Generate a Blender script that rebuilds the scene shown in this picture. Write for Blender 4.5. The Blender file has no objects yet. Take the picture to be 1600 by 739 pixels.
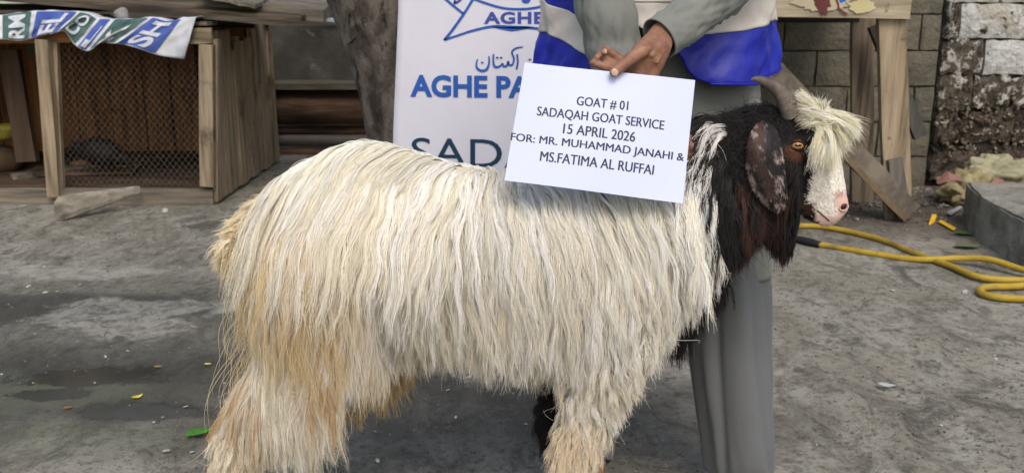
import bpy, bmesh, math, random
import numpy as np
from mathutils import Vector, Matrix, noise, kdtree
from mathutils.bvhtree import BVHTree
SC = bpy.context.scene
COL = SC.collection
R = math.radians
random.seed(7); RNG = np.random.default_rng(7)

# ------------------------------------------------------------------ camera
H = 1.1; PITCH = math.atan(369.5/1500.0); FPX = 1500.0
cd = bpy.data.cameras.new('camera'); cam = bpy.data.objects.new('camera', cd); COL.objects.link(cam)
cam.location = (0, 0, H); cam.rotation_euler = (math.pi/2 - PITCH, 0, 0)
cd.sensor_width = 36; cd.lens = FPX/1600*36; cd.clip_start = 0.05; cd.clip_end = 400
cd.dof.use_dof = True; cd.dof.focus_distance = 1.68; cd.dof.aperture_fstop = 9.0
SC.camera = cam
# ------------------------------------------------------------------ light
SUN_EL, SUN_AZ = 50, 166          # azimuth measured from +Y clockwise: behind the camera, to the right
w = bpy.data.worlds.new('World'); SC.world = w; w.use_nodes = True
nt = w.node_tree; bg = nt.nodes['Background']
sky = nt.nodes.new('ShaderNodeTexSky'); sky.sky_type = 'NISHITA'; sky.sun_disc = False
sky.sun_elevation = R(SUN_EL); sky.sun_rotation = R(SUN_AZ); sky.air_density = 1.6; sky.dust_density = 4.0; sky.ozone_density = 1.0
nt.links.new(sky.outputs[0], bg.inputs[0]); bg.inputs[1].default_value = 0.15
sl = bpy.data.lights.new('sun', 'SUN'); sl.energy = 1.35; sl.angle = R(28); sl.color = (1, .94, .85)
so = bpy.data.objects.new('sun', sl); COL.objects.link(so)
az = R(SUN_AZ); el = R(SUN_EL)
sd = Vector((math.sin(az)*math.cos(el), math.cos(az)*math.cos(el), math.sin(el)))
so.rotation_euler = sd.to_track_quat('Z', 'Y').to_euler(); so.location = (0, -3, 6)
SC.view_settings.view_transform = 'Standard'; SC.view_settings.look = 'None'
SC.view_settings.exposure = 0.16; SC.view_settings.gamma = 1.0
SC.render.film_transparent = False
try:
    SC.cycles.max_bounces = 8; SC.cycles.transparent_max_bounces = 8
except Exception: pass

# ------------------------------------------------------------------ helpers
cP, sP = math.cos(PITCH), math.sin(PITCH)
def P(u, v, Y):
    """point of the place seen at photo pixel (u, v), at distance Y in front of the camera"""
    a, b = (u-800)/FPX, (v-369.5)/FPX
    dy = cP - b*sP; dz = -sP - b*cP
    t = Y/dy
    return Vector((a*t, Y, H + dz*t))
def G(u, v, z=0.0):
    b = (v-369.5)/FPX; dy = cP - b*sP; dz = -sP - b*cP
    t = (z-H)/dz
    return Vector(((u-800)/FPX*t, dy*t, z))
def pix(p, Yfix=None):
    X, Y, Z = p[0], (p[1] if Yfix is None else Yfix), p[2]-H
    zc = Y*cP - Z*sP; yc = Y*sP + Z*cP
    return 800 + FPX*X/zc, 369.5 - FPX*yc/zc

def lin(c):   # sRGB 0..255 -> linear
    return tuple(((x/255)/12.92 if x/255 <= .04045 else ((x/255+.055)/1.055)**2.4) for x in c)

def link(name, me, mats=None, parent=None, smooth=False):
    o = bpy.data.objects.new(name, me); COL.objects.link(o)
    if mats is not None:
        for m in (mats if isinstance(mats, (list, tuple)) else [mats]): me.materials.append(m)
    if parent is not None: o.parent = parent
    if smooth and hasattr(me, 'polygons'):
        me.polygons.foreach_set('use_smooth', [True]*len(me.polygons))
    return o
def tag(o, label=None, cat=None, group=None, kind=None):
    if label: o['label'] = label
    if cat: o['category'] = cat
    if group: o['group'] = group
    if kind: o['kind'] = kind
    return o
def thing(name, label, cat, loc=(0,0,0), group=None):
    o = bpy.data.objects.new(name, None); COL.objects.link(o); o.location = loc; o.empty_display_size = .05
    return tag(o, label, cat, group)
def par(o, root):
    """parent o (built in world coordinates) keeping its place"""
    o.parent = root; o.matrix_parent_inverse = Matrix.Translation(-root.location) ; return o
def sub(o, part):
    """a sub-part: its part already stands in world coordinates"""
    o.parent = part; o.matrix_parent_inverse = Matrix.Identity(4); return o
def mesh(verts, faces, name='mesh'):
    me = bpy.data.meshes.new(name); me.from_pydata([tuple(v) for v in verts], [], faces); me.update(); return me
def bm_mesh(bm, name='mesh'):
    bmesh.ops.recalc_face_normals(bm, faces=bm.faces[:])
    me = bpy.data.meshes.new(name); bm.to_mesh(me); bm.free(); return me

def grid_mesh(fn, nu, nv, closed=False, thick=0.0, name='mesh'):
    """fn(s,t)->Vector on s,t in 0..1; optional thickness along normals"""
    vs = []; fs = []
    nU = nu if closed else nu+1
    for j in range(nv+1):
        for i in range(nU): vs.append(Vector(fn(i/nu, j/nv)))
    for j in range(nv):
        for i in range(nu):
            a = j*nU+i; b = j*nU+(i+1) % nU; fs.append((a, b, b+nU, a+nU))
    me = mesh(vs, fs, name)
    if thick:
        bm = bmesh.new(); bm.from_mesh(me)
        bmesh.ops.recalc_face_normals(bm, faces=bm.faces[:])
        bmesh.ops.solidify(bm, geom=bm.faces[:], thickness=thick)
        bm.to_mesh(me); bm.free()
    return me

def plank_bm(bm, a, b, wdt, thk, side=Vector((1,0,0)), jit=0.0, segs=1, rnd=None):
    """board from a to b, width along side, thickness across"""
    a, b = Vector(a), Vector(b); d = (b-a).normalized(); s = (side - d*side.dot(d)).normalized(); n = d.cross(s)
    rnd = rnd or random
    rings = []
    for k in range(segs+1):
        c = a.lerp(b, k/segs); ring = []
        for (i, j) in ((-1,-1),(1,-1),(1,1),(-1,1)):
            ring.append(bm.verts.new(c + s*(i*wdt/2 + rnd.uniform(-jit, jit)) + n*(j*thk/2 + rnd.uniform(-jit, jit)*.5)))
        rings.append(ring)
    for k in range(segs):
        for i in range(4):
            bm.faces.new((rings[k][i], rings[k][(i+1)%4], rings[k+1][(i+1)%4], rings[k+1][i]))
    bm.faces.new(rings[0][::-1]); bm.faces.new(rings[-1])
def plank(name, a, b, wdt, thk, m, parent=None, side=Vector((1,0,0)), jit=.002, segs=3, bevel=.002):
    bm = bmesh.new(); plank_bm(bm, a, b, wdt, thk, side, jit, segs)
    if bevel: 
        ed = [e for e in bm.edges if e.calc_face_angle(0) > .6]
        bmesh.ops.bevel(bm, geom=ed, offset=bevel, segments=1, affect='EDGES')
    o = link(name, bm_mesh(bm, name), m)
    if parent: par(o, parent)
    return o
def solid_poly(name, pts, depth_vec, m, parent=None, bevel=0):
    """closed outline (world points) extruded by depth_vec"""
    bm = bmesh.new(); vs = [bm.verts.new(p) for p in pts]; f = bm.faces.new(vs)
    r = bmesh.ops.extrude_face_region(bm, geom=[f]); nv = [e for e in r['geom'] if isinstance(e, bmesh.types.BMVert)]
    bmesh.ops.translate(bm, verts=nv, vec=depth_vec)
    if bevel: bmesh.ops.bevel(bm, geom=bm.edges[:], offset=bevel, segments=1, affect='EDGES')
    o = link(name, bm_mesh(bm, name), m)
    if parent: par(o, parent)
    return o
def tube(name, pts, rad, m, parent=None, n=10, sub=6, closed_ends=True):
    """smooth tapered tube through points (Catmull-Rom)"""
    pts = [Vector(p) for p in pts]; L = len(pts)
    rads = rad if isinstance(rad, (list, tuple)) else [rad]*L
    cs = []; rs = []
    for i in range(L-1):
        p0, p1, p2, p3 = pts[max(i-1,0)], pts[i], pts[i+1], pts[min(i+2,L-1)]
        for k in range(sub):
            t = k/sub
            cs.append(.5*((2*p1)+(p2-p0)*t+(2*p0-5*p1+4*p2-p3)*t*t+(3*p1-p0-3*p2+p3)*t**3)); rs.append(rads[i]*(1-t)+rads[i+1]*t)
    cs.append(pts[-1]); rs.append(rads[-1])
    vs = []; fs = []; up = Vector((0,0,1)); prev = None
    for i, c in enumerate(cs):
        d = (cs[min(i+1,len(cs)-1)]-cs[max(i-1,0)]).normalized()
        if prev is None:
            s = d.cross(up); s = s.normalized() if s.length > .1 else Vector((1,0,0))
        else: s = (prev - d*prev.dot(d)).normalized()
        prev = s; q = d.cross(s)
        for k in range(n):
            a = 2*math.pi*k/n; vs.append(c + (s*math.cos(a)+q*math.sin(a))*rs[i])
    for i in range(len(cs)-1):
        for k in range(n): fs.append((i*n+k, i*n+(k+1)%n, (i+1)*n+(k+1)%n, (i+1)*n+k))
    if closed_ends: fs.append(tuple(range(n))[::-1]); fs.append(tuple((len(cs)-1)*n+k for k in range(n)))
    o = link(name, mesh(vs, fs, name), m, smooth=True)
    if parent: par(o, parent)
    return o

def hull_into(bm, balls):
    """convex hull of spheres/ellipsoids [(centre, r or (rx,ry,rz))]"""
    vs = []
    for c, r in balls:
        rr = (r, r, r) if not isinstance(r, (tuple, list)) else r
        for i in range(1, 8):
            th = math.pi*i/8
            for k in range(12):
                ph = 2*math.pi*k/12
                vs.append(bm.verts.new((c[0]+rr[0]*math.sin(th)*math.cos(ph), c[1]+rr[1]*math.sin(th)*math.sin(ph), c[2]+rr[2]*math.cos(th))))
        for sg in (1,-1): vs.append(bm.verts.new((c[0], c[1], c[2]+sg*rr[2])))
    r = bmesh.ops.convex_hull(bm, input=vs)
    dele = [e for e in r['geom_interior'] if isinstance(e, bmesh.types.BMVert)] + [e for e in r['geom_unused'] if isinstance(e, bmesh.types.BMVert)]
    dele = list({v for v in dele if v.is_valid})
    bmesh.ops.delete(bm, geom=dele, context='VERTS')
def organic(name, hulls, voxel, smooth_it=6, fac=.5):
    """one continuous surface from overlapping hulls"""
    bm = bmesh.new()
    for h in hulls:
        b2 = bmesh.new(); hull_into(b2, h); tmp = bpy.data.meshes.new('t'); b2.to_mesh(tmp); b2.free(); bm.from_mesh(tmp); bpy.data.meshes.remove(tmp)
    me = bpy.data.meshes.new(name); bm.to_mesh(me); bm.free()
    o = bpy.data.objects.new(name, me); COL.objects.link(o)
    md = o.modifiers.new('r', 'REMESH'); md.mode = 'VOXEL'; md.voxel_size = voxel
    ms = o.modifiers.new('s', 'SMOOTH'); ms.iterations = smooth_it; ms.factor = fac
    dg = bpy.context.evaluated_depsgraph_get(); dg.update()
    me2 = bpy.data.meshes.new_from_object(o.evaluated_get(dg)); me2.name = name
    bpy.data.objects.remove(o); bpy.data.meshes.remove(me)
    me2.polygons.foreach_set('use_smooth', [True]*len(me2.polygons))
    return me2

def text2d(body, bold=0.0, spacing=1.0):
    cu = bpy.data.curves.new('t', 'FONT'); cu.body = body; cu.size = 1; cu.offset = bold; cu.space_character = spacing; cu.resolution_u = 4
    o = bpy.data.objects.new('t', cu); COL.objects.link(o)
    dg = bpy.context.evaluated_depsgraph_get(); dg.update()
    me = bpy.data.meshes.new_from_object(o.evaluated_get(dg))
    vs = [(v.co.x, v.co.y) for v in me.vertices]; fs = [tuple(p.vertices) for p in me.polygons]
    bpy.data.objects.remove(o); bpy.data.curves.remove(cu); bpy.data.meshes.remove(me)
    x0 = min(v[0] for v in vs); x1 = max(v[0] for v in vs); y0 = min(v[1] for v in vs); y1 = max(v[1] for v in vs)
    return [((x-x0)/(x1-x0), (y-y0)/(y1-y0)) for x, y in vs], fs
def text_on(name, body, fn, m, parent, bold=0.0, spacing=1.0, heavy=0):
    """fn(s,t)->world point for s,t in 0..1 of the text's bounding box"""
    vs, fs = text2d(body, bold, spacing)
    V = [fn(s, t) for s, t in vs]; F_ = list(fs)
    if heavy:
        n = len(V); dx = (fn(1, 0)-fn(0, 0)).normalized()*heavy; nn = (fn(1,0)-fn(0,0)).cross(fn(0,1)-fn(0,0)).normalized()*.00012
        V = V + [v+dx+nn for v in V]; F_ += [tuple(i+n for i in f) for f in fs]
    o = link(name, mesh(V, F_, name), m); par(o, parent); return o
def stroke_on(name, pts, wd, fn, m, parent, sub=6):
    """flat painted line; fn maps 2D points to the surface"""
    P2 = [Vector((p[0], p[1])) for p in pts]; cs = []; L = len(P2)
    for i in range(L-1):
        p0, p1, p2, p3 = P2[max(i-1,0)], P2[i], P2[i+1], P2[min(i+2,L-1)]
        for k in range(sub):
            t = k/sub; cs.append(.5*((2*p1)+(p2-p0)*t+(2*p0-5*p1+4*p2-p3)*t*t+(3*p1-p0-3*p2+p3)*t**3))
    cs.append(P2[-1]); vs = []; fs = []; n = len(cs)
    for i, c in enumerate(cs):
        d = (cs[min(i+1,n-1)]-cs[max(i-1,0)]).normalized(); q = Vector((-d.y, d.x))
        t = i/(n-1); ww = wd if not isinstance(wd, (list, tuple)) else np.interp(t, np.linspace(0, 1, len(wd)), wd)
        vs += [fn(*(c+q*ww/2)), fn(*(c-q*ww/2))]
    for i in range(n-1): fs.append((2*i, 2*i+1, 2*i+3, 2*i+2))
    o = link(name, mesh(vs, fs, name), m); par(o, parent); return o

# ------------------------------------------------------------------ materials
def _n(nt, typ, **kw):
    n = nt.nodes.new(typ)
    for k, v in kw.items(): setattr(n, k, v)
    return n
def mat(name, cols, scale=5.0, rough=.8, bump=.0, bscale=40.0, stretch=(1,1,1), pos=None, detail=6, spec=.3, sheen=0, world=True, spots=None, metallic=0, rrange=None, bdist=.01):
    """cols: 1..4 colours (sRGB 0-255) laid out by noise; spots=(colour, scale, threshold, width)"""
    m = bpy.data.materials.new(name); m.use_nodes = True; nt = m.node_tree; b = nt.nodes['Principled BSDF']
    b.inputs['Roughness'].default_value = rough; b.inputs['Specular IOR Level'].default_value = spec; b.inputs['Metallic'].default_value = metallic
    if sheen: b.inputs['Sheen Weight'].default_value = sheen
    if world: src = _n(nt, 'ShaderNodeNewGeometry').outputs['Position']
    else: src = _n(nt, 'ShaderNodeTexCoord').outputs['Object']
    mp = _n(nt, 'ShaderNodeMapping'); mp.inputs['Scale'].default_value = stretch; nt.links.new(src, mp.inputs[0])
    cols = [lin(c) for c in cols]
    out = None
    if len(cols) > 1:
        no = _n(nt, 'ShaderNodeTexNoise'); no.inputs['Scale'].default_value = scale; no.inputs['Detail'].default_value = detail; no.inputs['Roughness'].default_value = .6
        nt.links.new(mp.outputs[0], no.inputs['Vector'])
        cr = _n(nt, 'ShaderNodeValToRGB'); nt.links.new(no.outputs[0], cr.inputs[0])
        pos = pos or list(np.linspace(.36, .64, len(cols)))
        el = cr.color_ramp.elements
        while len(el) < len(cols): el.new(.5)
        for e, p_, c in zip(el, pos, cols): e.position = p_; e.color = (*c, 1)
        out = cr.outputs[0]
        if rrange:
            mr = _n(nt, 'ShaderNodeMapRange'); mr.inputs[1].default_value = .35; mr.inputs[2].default_value = .65; mr.inputs[3].default_value = rrange[0]; mr.inputs[4].default_value = rrange[1]
            nt.links.new(no.outputs[0], mr.inputs[0]); nt.links.new(mr.outputs[0], b.inputs['Roughness'])
    for sp in (spots or []):
        n2 = _n(nt, 'ShaderNodeTexNoise'); n2.inputs['Scale'].default_value = sp[1]; n2.inputs['Detail'].default_value = 8; n2.inputs['Roughness'].default_value = .65
        nt.links.new(mp.outputs[0] if len(sp) < 5 else src, n2.inputs['Vector'])
        r2 = _n(nt, 'ShaderNodeMapRange'); r2.inputs[1].default_value = sp[2]; r2.inputs[2].default_value = sp[2]+sp[3]
        nt.links.new(n2.outputs[0], r2.inputs[0])
        mx = _n(nt, 'ShaderNodeMix', data_type='RGBA'); nt.links.new(r2.outputs[0], mx.inputs[0])
        if out: nt.links.new(out, mx.inputs[6])
        else: mx.inputs[6].default_value = (*cols[0], 1)
        mx.inputs[7].default_value = (*lin(sp[0]), 1); out = mx.outputs[2]
    if out: nt.links.new(out, b.inputs['Base Color'])
    else: b.inputs['Base Color'].default_value = (*cols[0], 1)
    if bump:
        nb = _n(nt, 'ShaderNodeTexNoise'); nb.inputs['Scale'].default_value = bscale; nb.inputs['Detail'].default_value = 8; nb.inputs['Roughness'].default_value = .65
        nt.links.new(mp.outputs[0], nb.inputs['Vector'])
        bp = _n(nt, 'ShaderNodeBump'); bp.inputs['Strength'].default_value = bump; bp.inputs['Distance'].default_value = bdist
        nt.links.new(nb.outputs[0], bp.inputs['Height']); nt.links.new(bp.outputs[0], b.inputs['Normal'])
    return m
# woods: grain stretched along the board
def wood(name, cols, axis='z', spots=None, bump=.6):
    st = {'z': (1,1,.07), 'x': (.07,1,1), 'y': (1,.07,1), 'xz': (.3,1,.3)}[axis]
    return mat(name, cols, scale=26, rough=.8, bump=bump, bscale=45, stretch=st, spots=spots, bdist=.006)
WOODZ = wood('pale_upright_wood', [(104,92,76),(144,129,108),(164,149,128)], 'z', spots=[((70,61,52),3.5,.58,.12,1),((60,50,40),16,.66,.05,1)])
WOODX = wood('pale_level_wood', [(100,90,74),(142,127,105),(162,148,124)], 'x', spots=[((74,64,54),3.5,.58,.12,1),((60,50,40),16,.66,.05,1)])
WOODO = wood('orange_wood', [(112,76,44),(146,104,64),(160,118,78)], 'x')
WOODIN = wood('inner_orange_boards', [(96,64,40),(138,94,60),(156,110,72)], 'z', spots=[((60,42,30),5,.58,.1,1)])
WOODG = wood('grey_weathered_boards', [(98,86,72),(138,122,103),(160,145,124)], 'z', spots=[((100,82,64),2.5,.55,.1,1),((70,62,54),9,.64,.06,1)])
WOODD = wood('dark_weathered_boards', [(40,37,33),(64,58,50),(92,84,74)], 'x')
WOODGX = wood('grey_level_boards', [(78,72,64),(110,102,92),(136,128,116)], 'x')

# ================================================================== SETTING
# ground: one sheet to the horizon, finer near the camera
def ground_material():
    m = bpy.data.materials.new('packed_dirt_concrete'); m.use_nodes = True; nt = m.node_tree; b = nt.nodes['Principled BSDF']
    g = _n(nt, 'ShaderNodeNewGeometry').outputs['Position']
    L = nt.links.new
    def nz(sc, det=8, ro=.6, st=(1,1,1), dist=0, off=(0,0,0)):
        mp = _n(nt, 'ShaderNodeMapping'); mp.inputs['Scale'].default_value = st; mp.inputs['Location'].default_value = off; L(g, mp.inputs[0])
        n = _n(nt, 'ShaderNodeTexNoise'); n.inputs['Scale'].default_value = sc; n.inputs['Detail'].default_value = det; n.inputs['Roughness'].default_value = ro; n.inputs['Distortion'].default_value = dist
        L(mp.outputs[0], n.inputs['Vector']); return n.outputs[0]
    def rng(x, a, bb, c=0, d=1):
        r = _n(nt, 'ShaderNodeMapRange'); r.inputs[1].default_value = a; r.inputs[2].default_value = bb; r.inputs[3].default_value = c; r.inputs[4].default_value = d; L(x, r.inputs[0]); return r.outputs[0]
    def mix(f, a, c):
        x = _n(nt, 'ShaderNodeMix', data_type='RGBA')
        if isinstance(f, float): x.inputs[0].default_value = f
        else: L(f, x.inputs[0])
        for i, q in ((6, a), (7, c)):
            if isinstance(q, tuple): x.inputs[i].default_value = (*lin(q), 1)
            else: L(q, x.inputs[i])
        return x.outputs[2]
    def mth(op, a, c):
        x = _n(nt, 'ShaderNodeMath', operation=op)
        for i, q in ((0, a), (1, c)):
            if isinstance(q, (int, float)): x.inputs[i].default_value = q
            else: L(q, x.inputs[i])
        x.use_clamp = op in ('MULTIPLY', 'ADD', 'SUBTRACT', 'MAXIMUM')
        return x.outputs[0]
    def blob(p, rx, ry, soft=.5, amp=.55, off=0):
        """irregular patch round a place on the ground"""
        mp = _n(nt, 'ShaderNodeMapping'); mp.vector_type = 'POINT'
        mp.inputs['Location'].default_value = (-p[0]/rx, -p[1]/ry, 0); mp.inputs['Scale'].default_value = (1/rx, 1/ry, 0); L(g, mp.inputs[0])
        ln = _n(nt, 'ShaderNodeVectorMath', operation='LENGTH'); L(mp.outputs[0], ln.inputs[0])
        n1 = nz(3.2, 9, .62, dist=.6, off=(off, 3, 0))
        s = mth('ADD', ln.outputs['Value'], mth('MULTIPLY', nz(13, 10, .7, dist=1.2, off=(off, 9, 0)), amp*.8)); s.node.use_clamp = False
        t = mth('MULTIPLY', n1, amp*2.8); t.node.use_clamp = False
        u = mth('ADD', s, t); u.node.use_clamp = False
        return rng(u, 1+amp*1.8-soft*.5, 1+amp*1.8+soft*.5, 1, 0)
    base = mix(rng(nz(1.1, 6), .35, .65), (118,114,104), (149,144,132))
    base = mix(rng(nz(3.0, 12, .72, st=(1.2,.8,1), dist=.9, off=(5,0,0)), .44, .58), base, (160,157,147))
    base = mix(rng(nz(5.5, 12, .75, st=(1.3,.7,1), dist=1.3, off=(9,0,0)), .49, .62), base, (94,90,83))
    base = mix(rng(nz(30, 12, .8), .5, .64), base, (80,77,71))
    base = mix(rng(nz(60, 8, .8, off=(2,7,0)), .56, .7), base, (172,169,160))
    # pale dried crust, a broad dark area at the left, damp patches, standing water (marks with a shape of their own)
    base = mix(mth('MULTIPLY', blob(G(120,520), 1.1, .75, .9, .6, 3), .6), base, (72,70,65))
    crust = mth('MAXIMUM', blob(G(175,498), .24, .15, .35, 1.5, 1), mth('MAXIMUM', blob(G(70,425), .6, .09, .6, 1.3, 8), blob(G(290,478), .40, .09, .5, 1.4, 2)))
    damp = mth('MAXIMUM', blob(G(130,600), 1.0, .28, .8, .5, 4), mth('MAXIMUM', blob(G(60,480), .75, .18, .5, .5, 6), blob(G(720,640), .75, .3, .9, .5, 12)))
    base = mix(mth('MULTIPLY', damp, .72), base, (54,53,48))
    base = mix(mth('MULTIPLY', mth('MULTIPLY', crust, rng(nz(16, 10, .75, dist=.8, off=(3,3,0)), .38, .55)), .55), base, (182,181,172))
    base = mix(mth('MULTIPLY', blob(G(30,610), .45, .14, .6, .5, 14), .45), base, (112,116,96))
    base = mix(mth('MULTIPLY', blob(G(90,690), .5, .12, .7, .5, 15), .35), base, (96,102,82))
    pud = mth('MAXIMUM', blob(G(140,590), .24, .07, .35, 1.4, 5), mth('MAXIMUM', blob(G(225,645), .28, .06, .5, 1.4, 17), blob(G(60,618), .14, .04, .3, 1.2, 20)))
    base = mix(mth('MULTIPLY', pud, .85), base, (40,37,33))
    # loose dark soil towards the foot of the right wall
    sx = _n(nt, 'ShaderNodeSeparateXYZ'); L(g, sx.inputs[0])
    yy = mth('ADD', sx.outputs['Y'], mth('MULTIPLY', nz(2.5, 8, .65, off=(1,1,0)), 1.0)); yy.node.use_clamp = False
    soil = rng(yy, 4.75, 5.35, 0, 1)
    xr = rng(sx.outputs['X'], .3, 1.2, 0, 1)
    base = mix(mth('MULTIPLY', mth('MULTIPLY', soil, xr), .85), base, mix(rng(nz(18, 10, .7), .4, .62), (54,46,40), (92,82,72)))
    L(base, b.inputs['Base Color'])
    ro = mth('SUBTRACT', .93, mth('MULTIPLY', damp, .22)); ro = mth('SUBTRACT', ro, mth('MULTIPLY', pud, .75)); L(ro, b.inputs['Roughness'])
    b.inputs['Specular IOR Level'].default_value = .35
    hh = mth('ADD', mth('MULTIPLY', nz(9, 12, .7, dist=.6), .6), mth('MULTIPLY', nz(90, 8, .75), .35))
    bp = _n(nt, 'ShaderNodeBump'); bp.inputs['Distance'].default_value = .06
    L(mth('SUBTRACT', .62, mth('MULTIPLY', pud, .56)), bp.inputs['Strength']); L(hh, bp.inputs['Height']); L(bp.outputs[0], b.inputs['Normal'])
    return m
def ground():
    xs = np.concatenate([[-300,-80,-20,-8], np.linspace(-4, 4, 161), [8,20,80,300]])
    ys = np.concatenate([[-300,-80,-20,-5,-1], np.linspace(0, 7, 141), [9,14,30,100,300]])
    vs = []
    for y in ys:
        for x in xs:
            z = 0
            if abs(x) < 4.1 and -.1 < y < 7.1:
                z = (noise.noise((x*1.3, y*1.3, 0))*.009 + noise.noise((x*5, y*5, 2))*.004)
            vs.append((x, y, z))
    n = len(xs); fs = [(j*n+i, j*n+i+1, (j+1)*n+i+1, (j+1)*n+i) for j in range(len(ys)-1) for i in range(n-1)]
    o = link('ground', mesh(vs, fs, 'ground'), ground_material(), smooth=True); o['kind'] = 'structure'
ground()

def rough_block(nm, w, h, d, seed, bev=.008, amp=.004, n=(6,3)):
    """masonry block, front face towards -Y, origin at its centre"""
    bm = bmesh.new(); rr = random.Random(seed)
    nx, nz_ = n; V = {}
    for j in range(nz_+1):
        for i in range(nx+1):
            x = -w/2 + w*i/nx; z = -h/2 + h*j/nz_
            edge = i in (0, nx) or j in (0, nz_); cor = i in (0, nx) and j in (0, nz_)
            y = -d/2 + rr.uniform(-amp, amp) + (bev if edge else 0) + (bev*.8 if cor else 0)
            if edge: x += rr.uniform(-amp, amp)*1.3; z += rr.uniform(-amp, amp)*1.3
            V[i, j] = bm.verts.new((x, y, z))
    for j in range(nz_):
        for i in range(nx): bm.faces.new((V[i,j], V[i+1,j], V[i+1,j+1], V[i,j+1]))
    loop = [V[i,0] for i in range(nx)] + [V[nx,j] for j in range(nz_)] + [V[i,nz_] for i in range(nx,0,-1)] + [V[0,j] for j in range(nz_,0,-1)]
    back = [bm.verts.new((v.co.x, d/2, v.co.z)) for v in loop]
    for k in range(len(loop)): bm.faces.new((loop[k], loop[(k+1)%len(loop)], back[(k+1)%len(loop)], back[k]))
    bm.faces.new(back)
    return bm_mesh(bm, nm)

WALLY = G(0, 291).y                       # face of the block wall
BLOCKG = mat('grey_cement_block', [(86,84,77),(102,98,88),(114,109,96)], 2.6, .92, 1.0, 34, spots=[((72,69,63),7,.60,.10),((134,130,118),18,.66,.08),((92,84,68),1.2,.54,.25)], bdist=.02)
MORT = mat('old_mortar', [(50,47,42),(74,70,62)], 9, .95, 1.0, 30, bdist=.02)
BLOCKW = mat('flaking_whitewash', [(178,179,178),(200,201,202),(172,168,158)], 5, .85, 1.0, 30, spots=[((150,146,136),13,.55,.08),((86,78,70),26,.60,.04),((52,46,42),10,.64,.03)], bdist=.03)
BLOCKP = mat('half_gone_whitewash', [(74,68,60),(98,90,80),(60,54,48)], 6, .9, 1.0, 30, spots=[((186,184,178),15,.51,.04),((60,52,46),30,.58,.06)], bdist=.04)
BLOCKE = mat('crumbling_block', [(48,41,36),(74,65,57),(94,85,75),(60,52,46)], 7, .95, 1.0, 22, spots=[((158,153,145),24,.60,.05),((104,76,60),9,.64,.06),((34,29,26),12,.62,.06)], bdist=.05)
Z1 = lambda v: P(0, v, WALLY).z
X1 = lambda u: P(u, 150, WALLY).x
PITCHZ = (Z1(62)-Z1(118.5)); TOPZ = 2.3
def block_wall():
    xa, xb = X1(1010), X1(1462)
    root = thing('block_wall', 'old grey cement block wall behind the trestle table', 'wall', (xa, WALLY, 0))
    o = link('mortar', mesh(*box_data(xa, xb, WALLY+.028, WALLY+.16, -.02, TOPZ)), MORT); par(o, root)
    o = None
    variants = [rough_block('block', .388, PITCHZ-.012, .12, s, .008, .003) for s in range(5)]
    for v in variants: v.materials.append(BLOCKG)
    rows = [Z1(306)+k*PITCHZ for k in range(-1, 9)]
    zb = Z1(80) - PITCHZ*round((Z1(80)-0)/PITCHZ)
    for j in range(0, 10):
        z = zb + (j+.5)*PITCHZ
        if z - PITCHZ/2 > TOPZ: break
        x = xa + (-.2 if j % 2 else 0)
        k = 0
        while x < xb - .05:
            wv = .40
            x2 = min(x+wv, xb); x1 = max(x, xa)
            if x2 - x1 > .06:
                b = bpy.data.objects.new('block', variants[(j*3+k) % 5]); COL.objects.link(b)
                b.location = ((x1+x2)/2, WALLY+.066+random.uniform(-.003,.006), z); b.scale = ((x2-x1-.009)/.391, 1, 1); par(b, root)
            x += wv; k += 1
def box_data(x0, x1, y0, y1, z0, z1):
    v = [(x, y, z) for z in (z0, z1) for y in (y0, y1) for x in (x0, x1)]
    return v, [(0,1,3,2),(4,6,7,5),(0,4,5,1),(2,3,7,6),(0,2,6,4),(1,5,7,3)]
block_wall()
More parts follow.
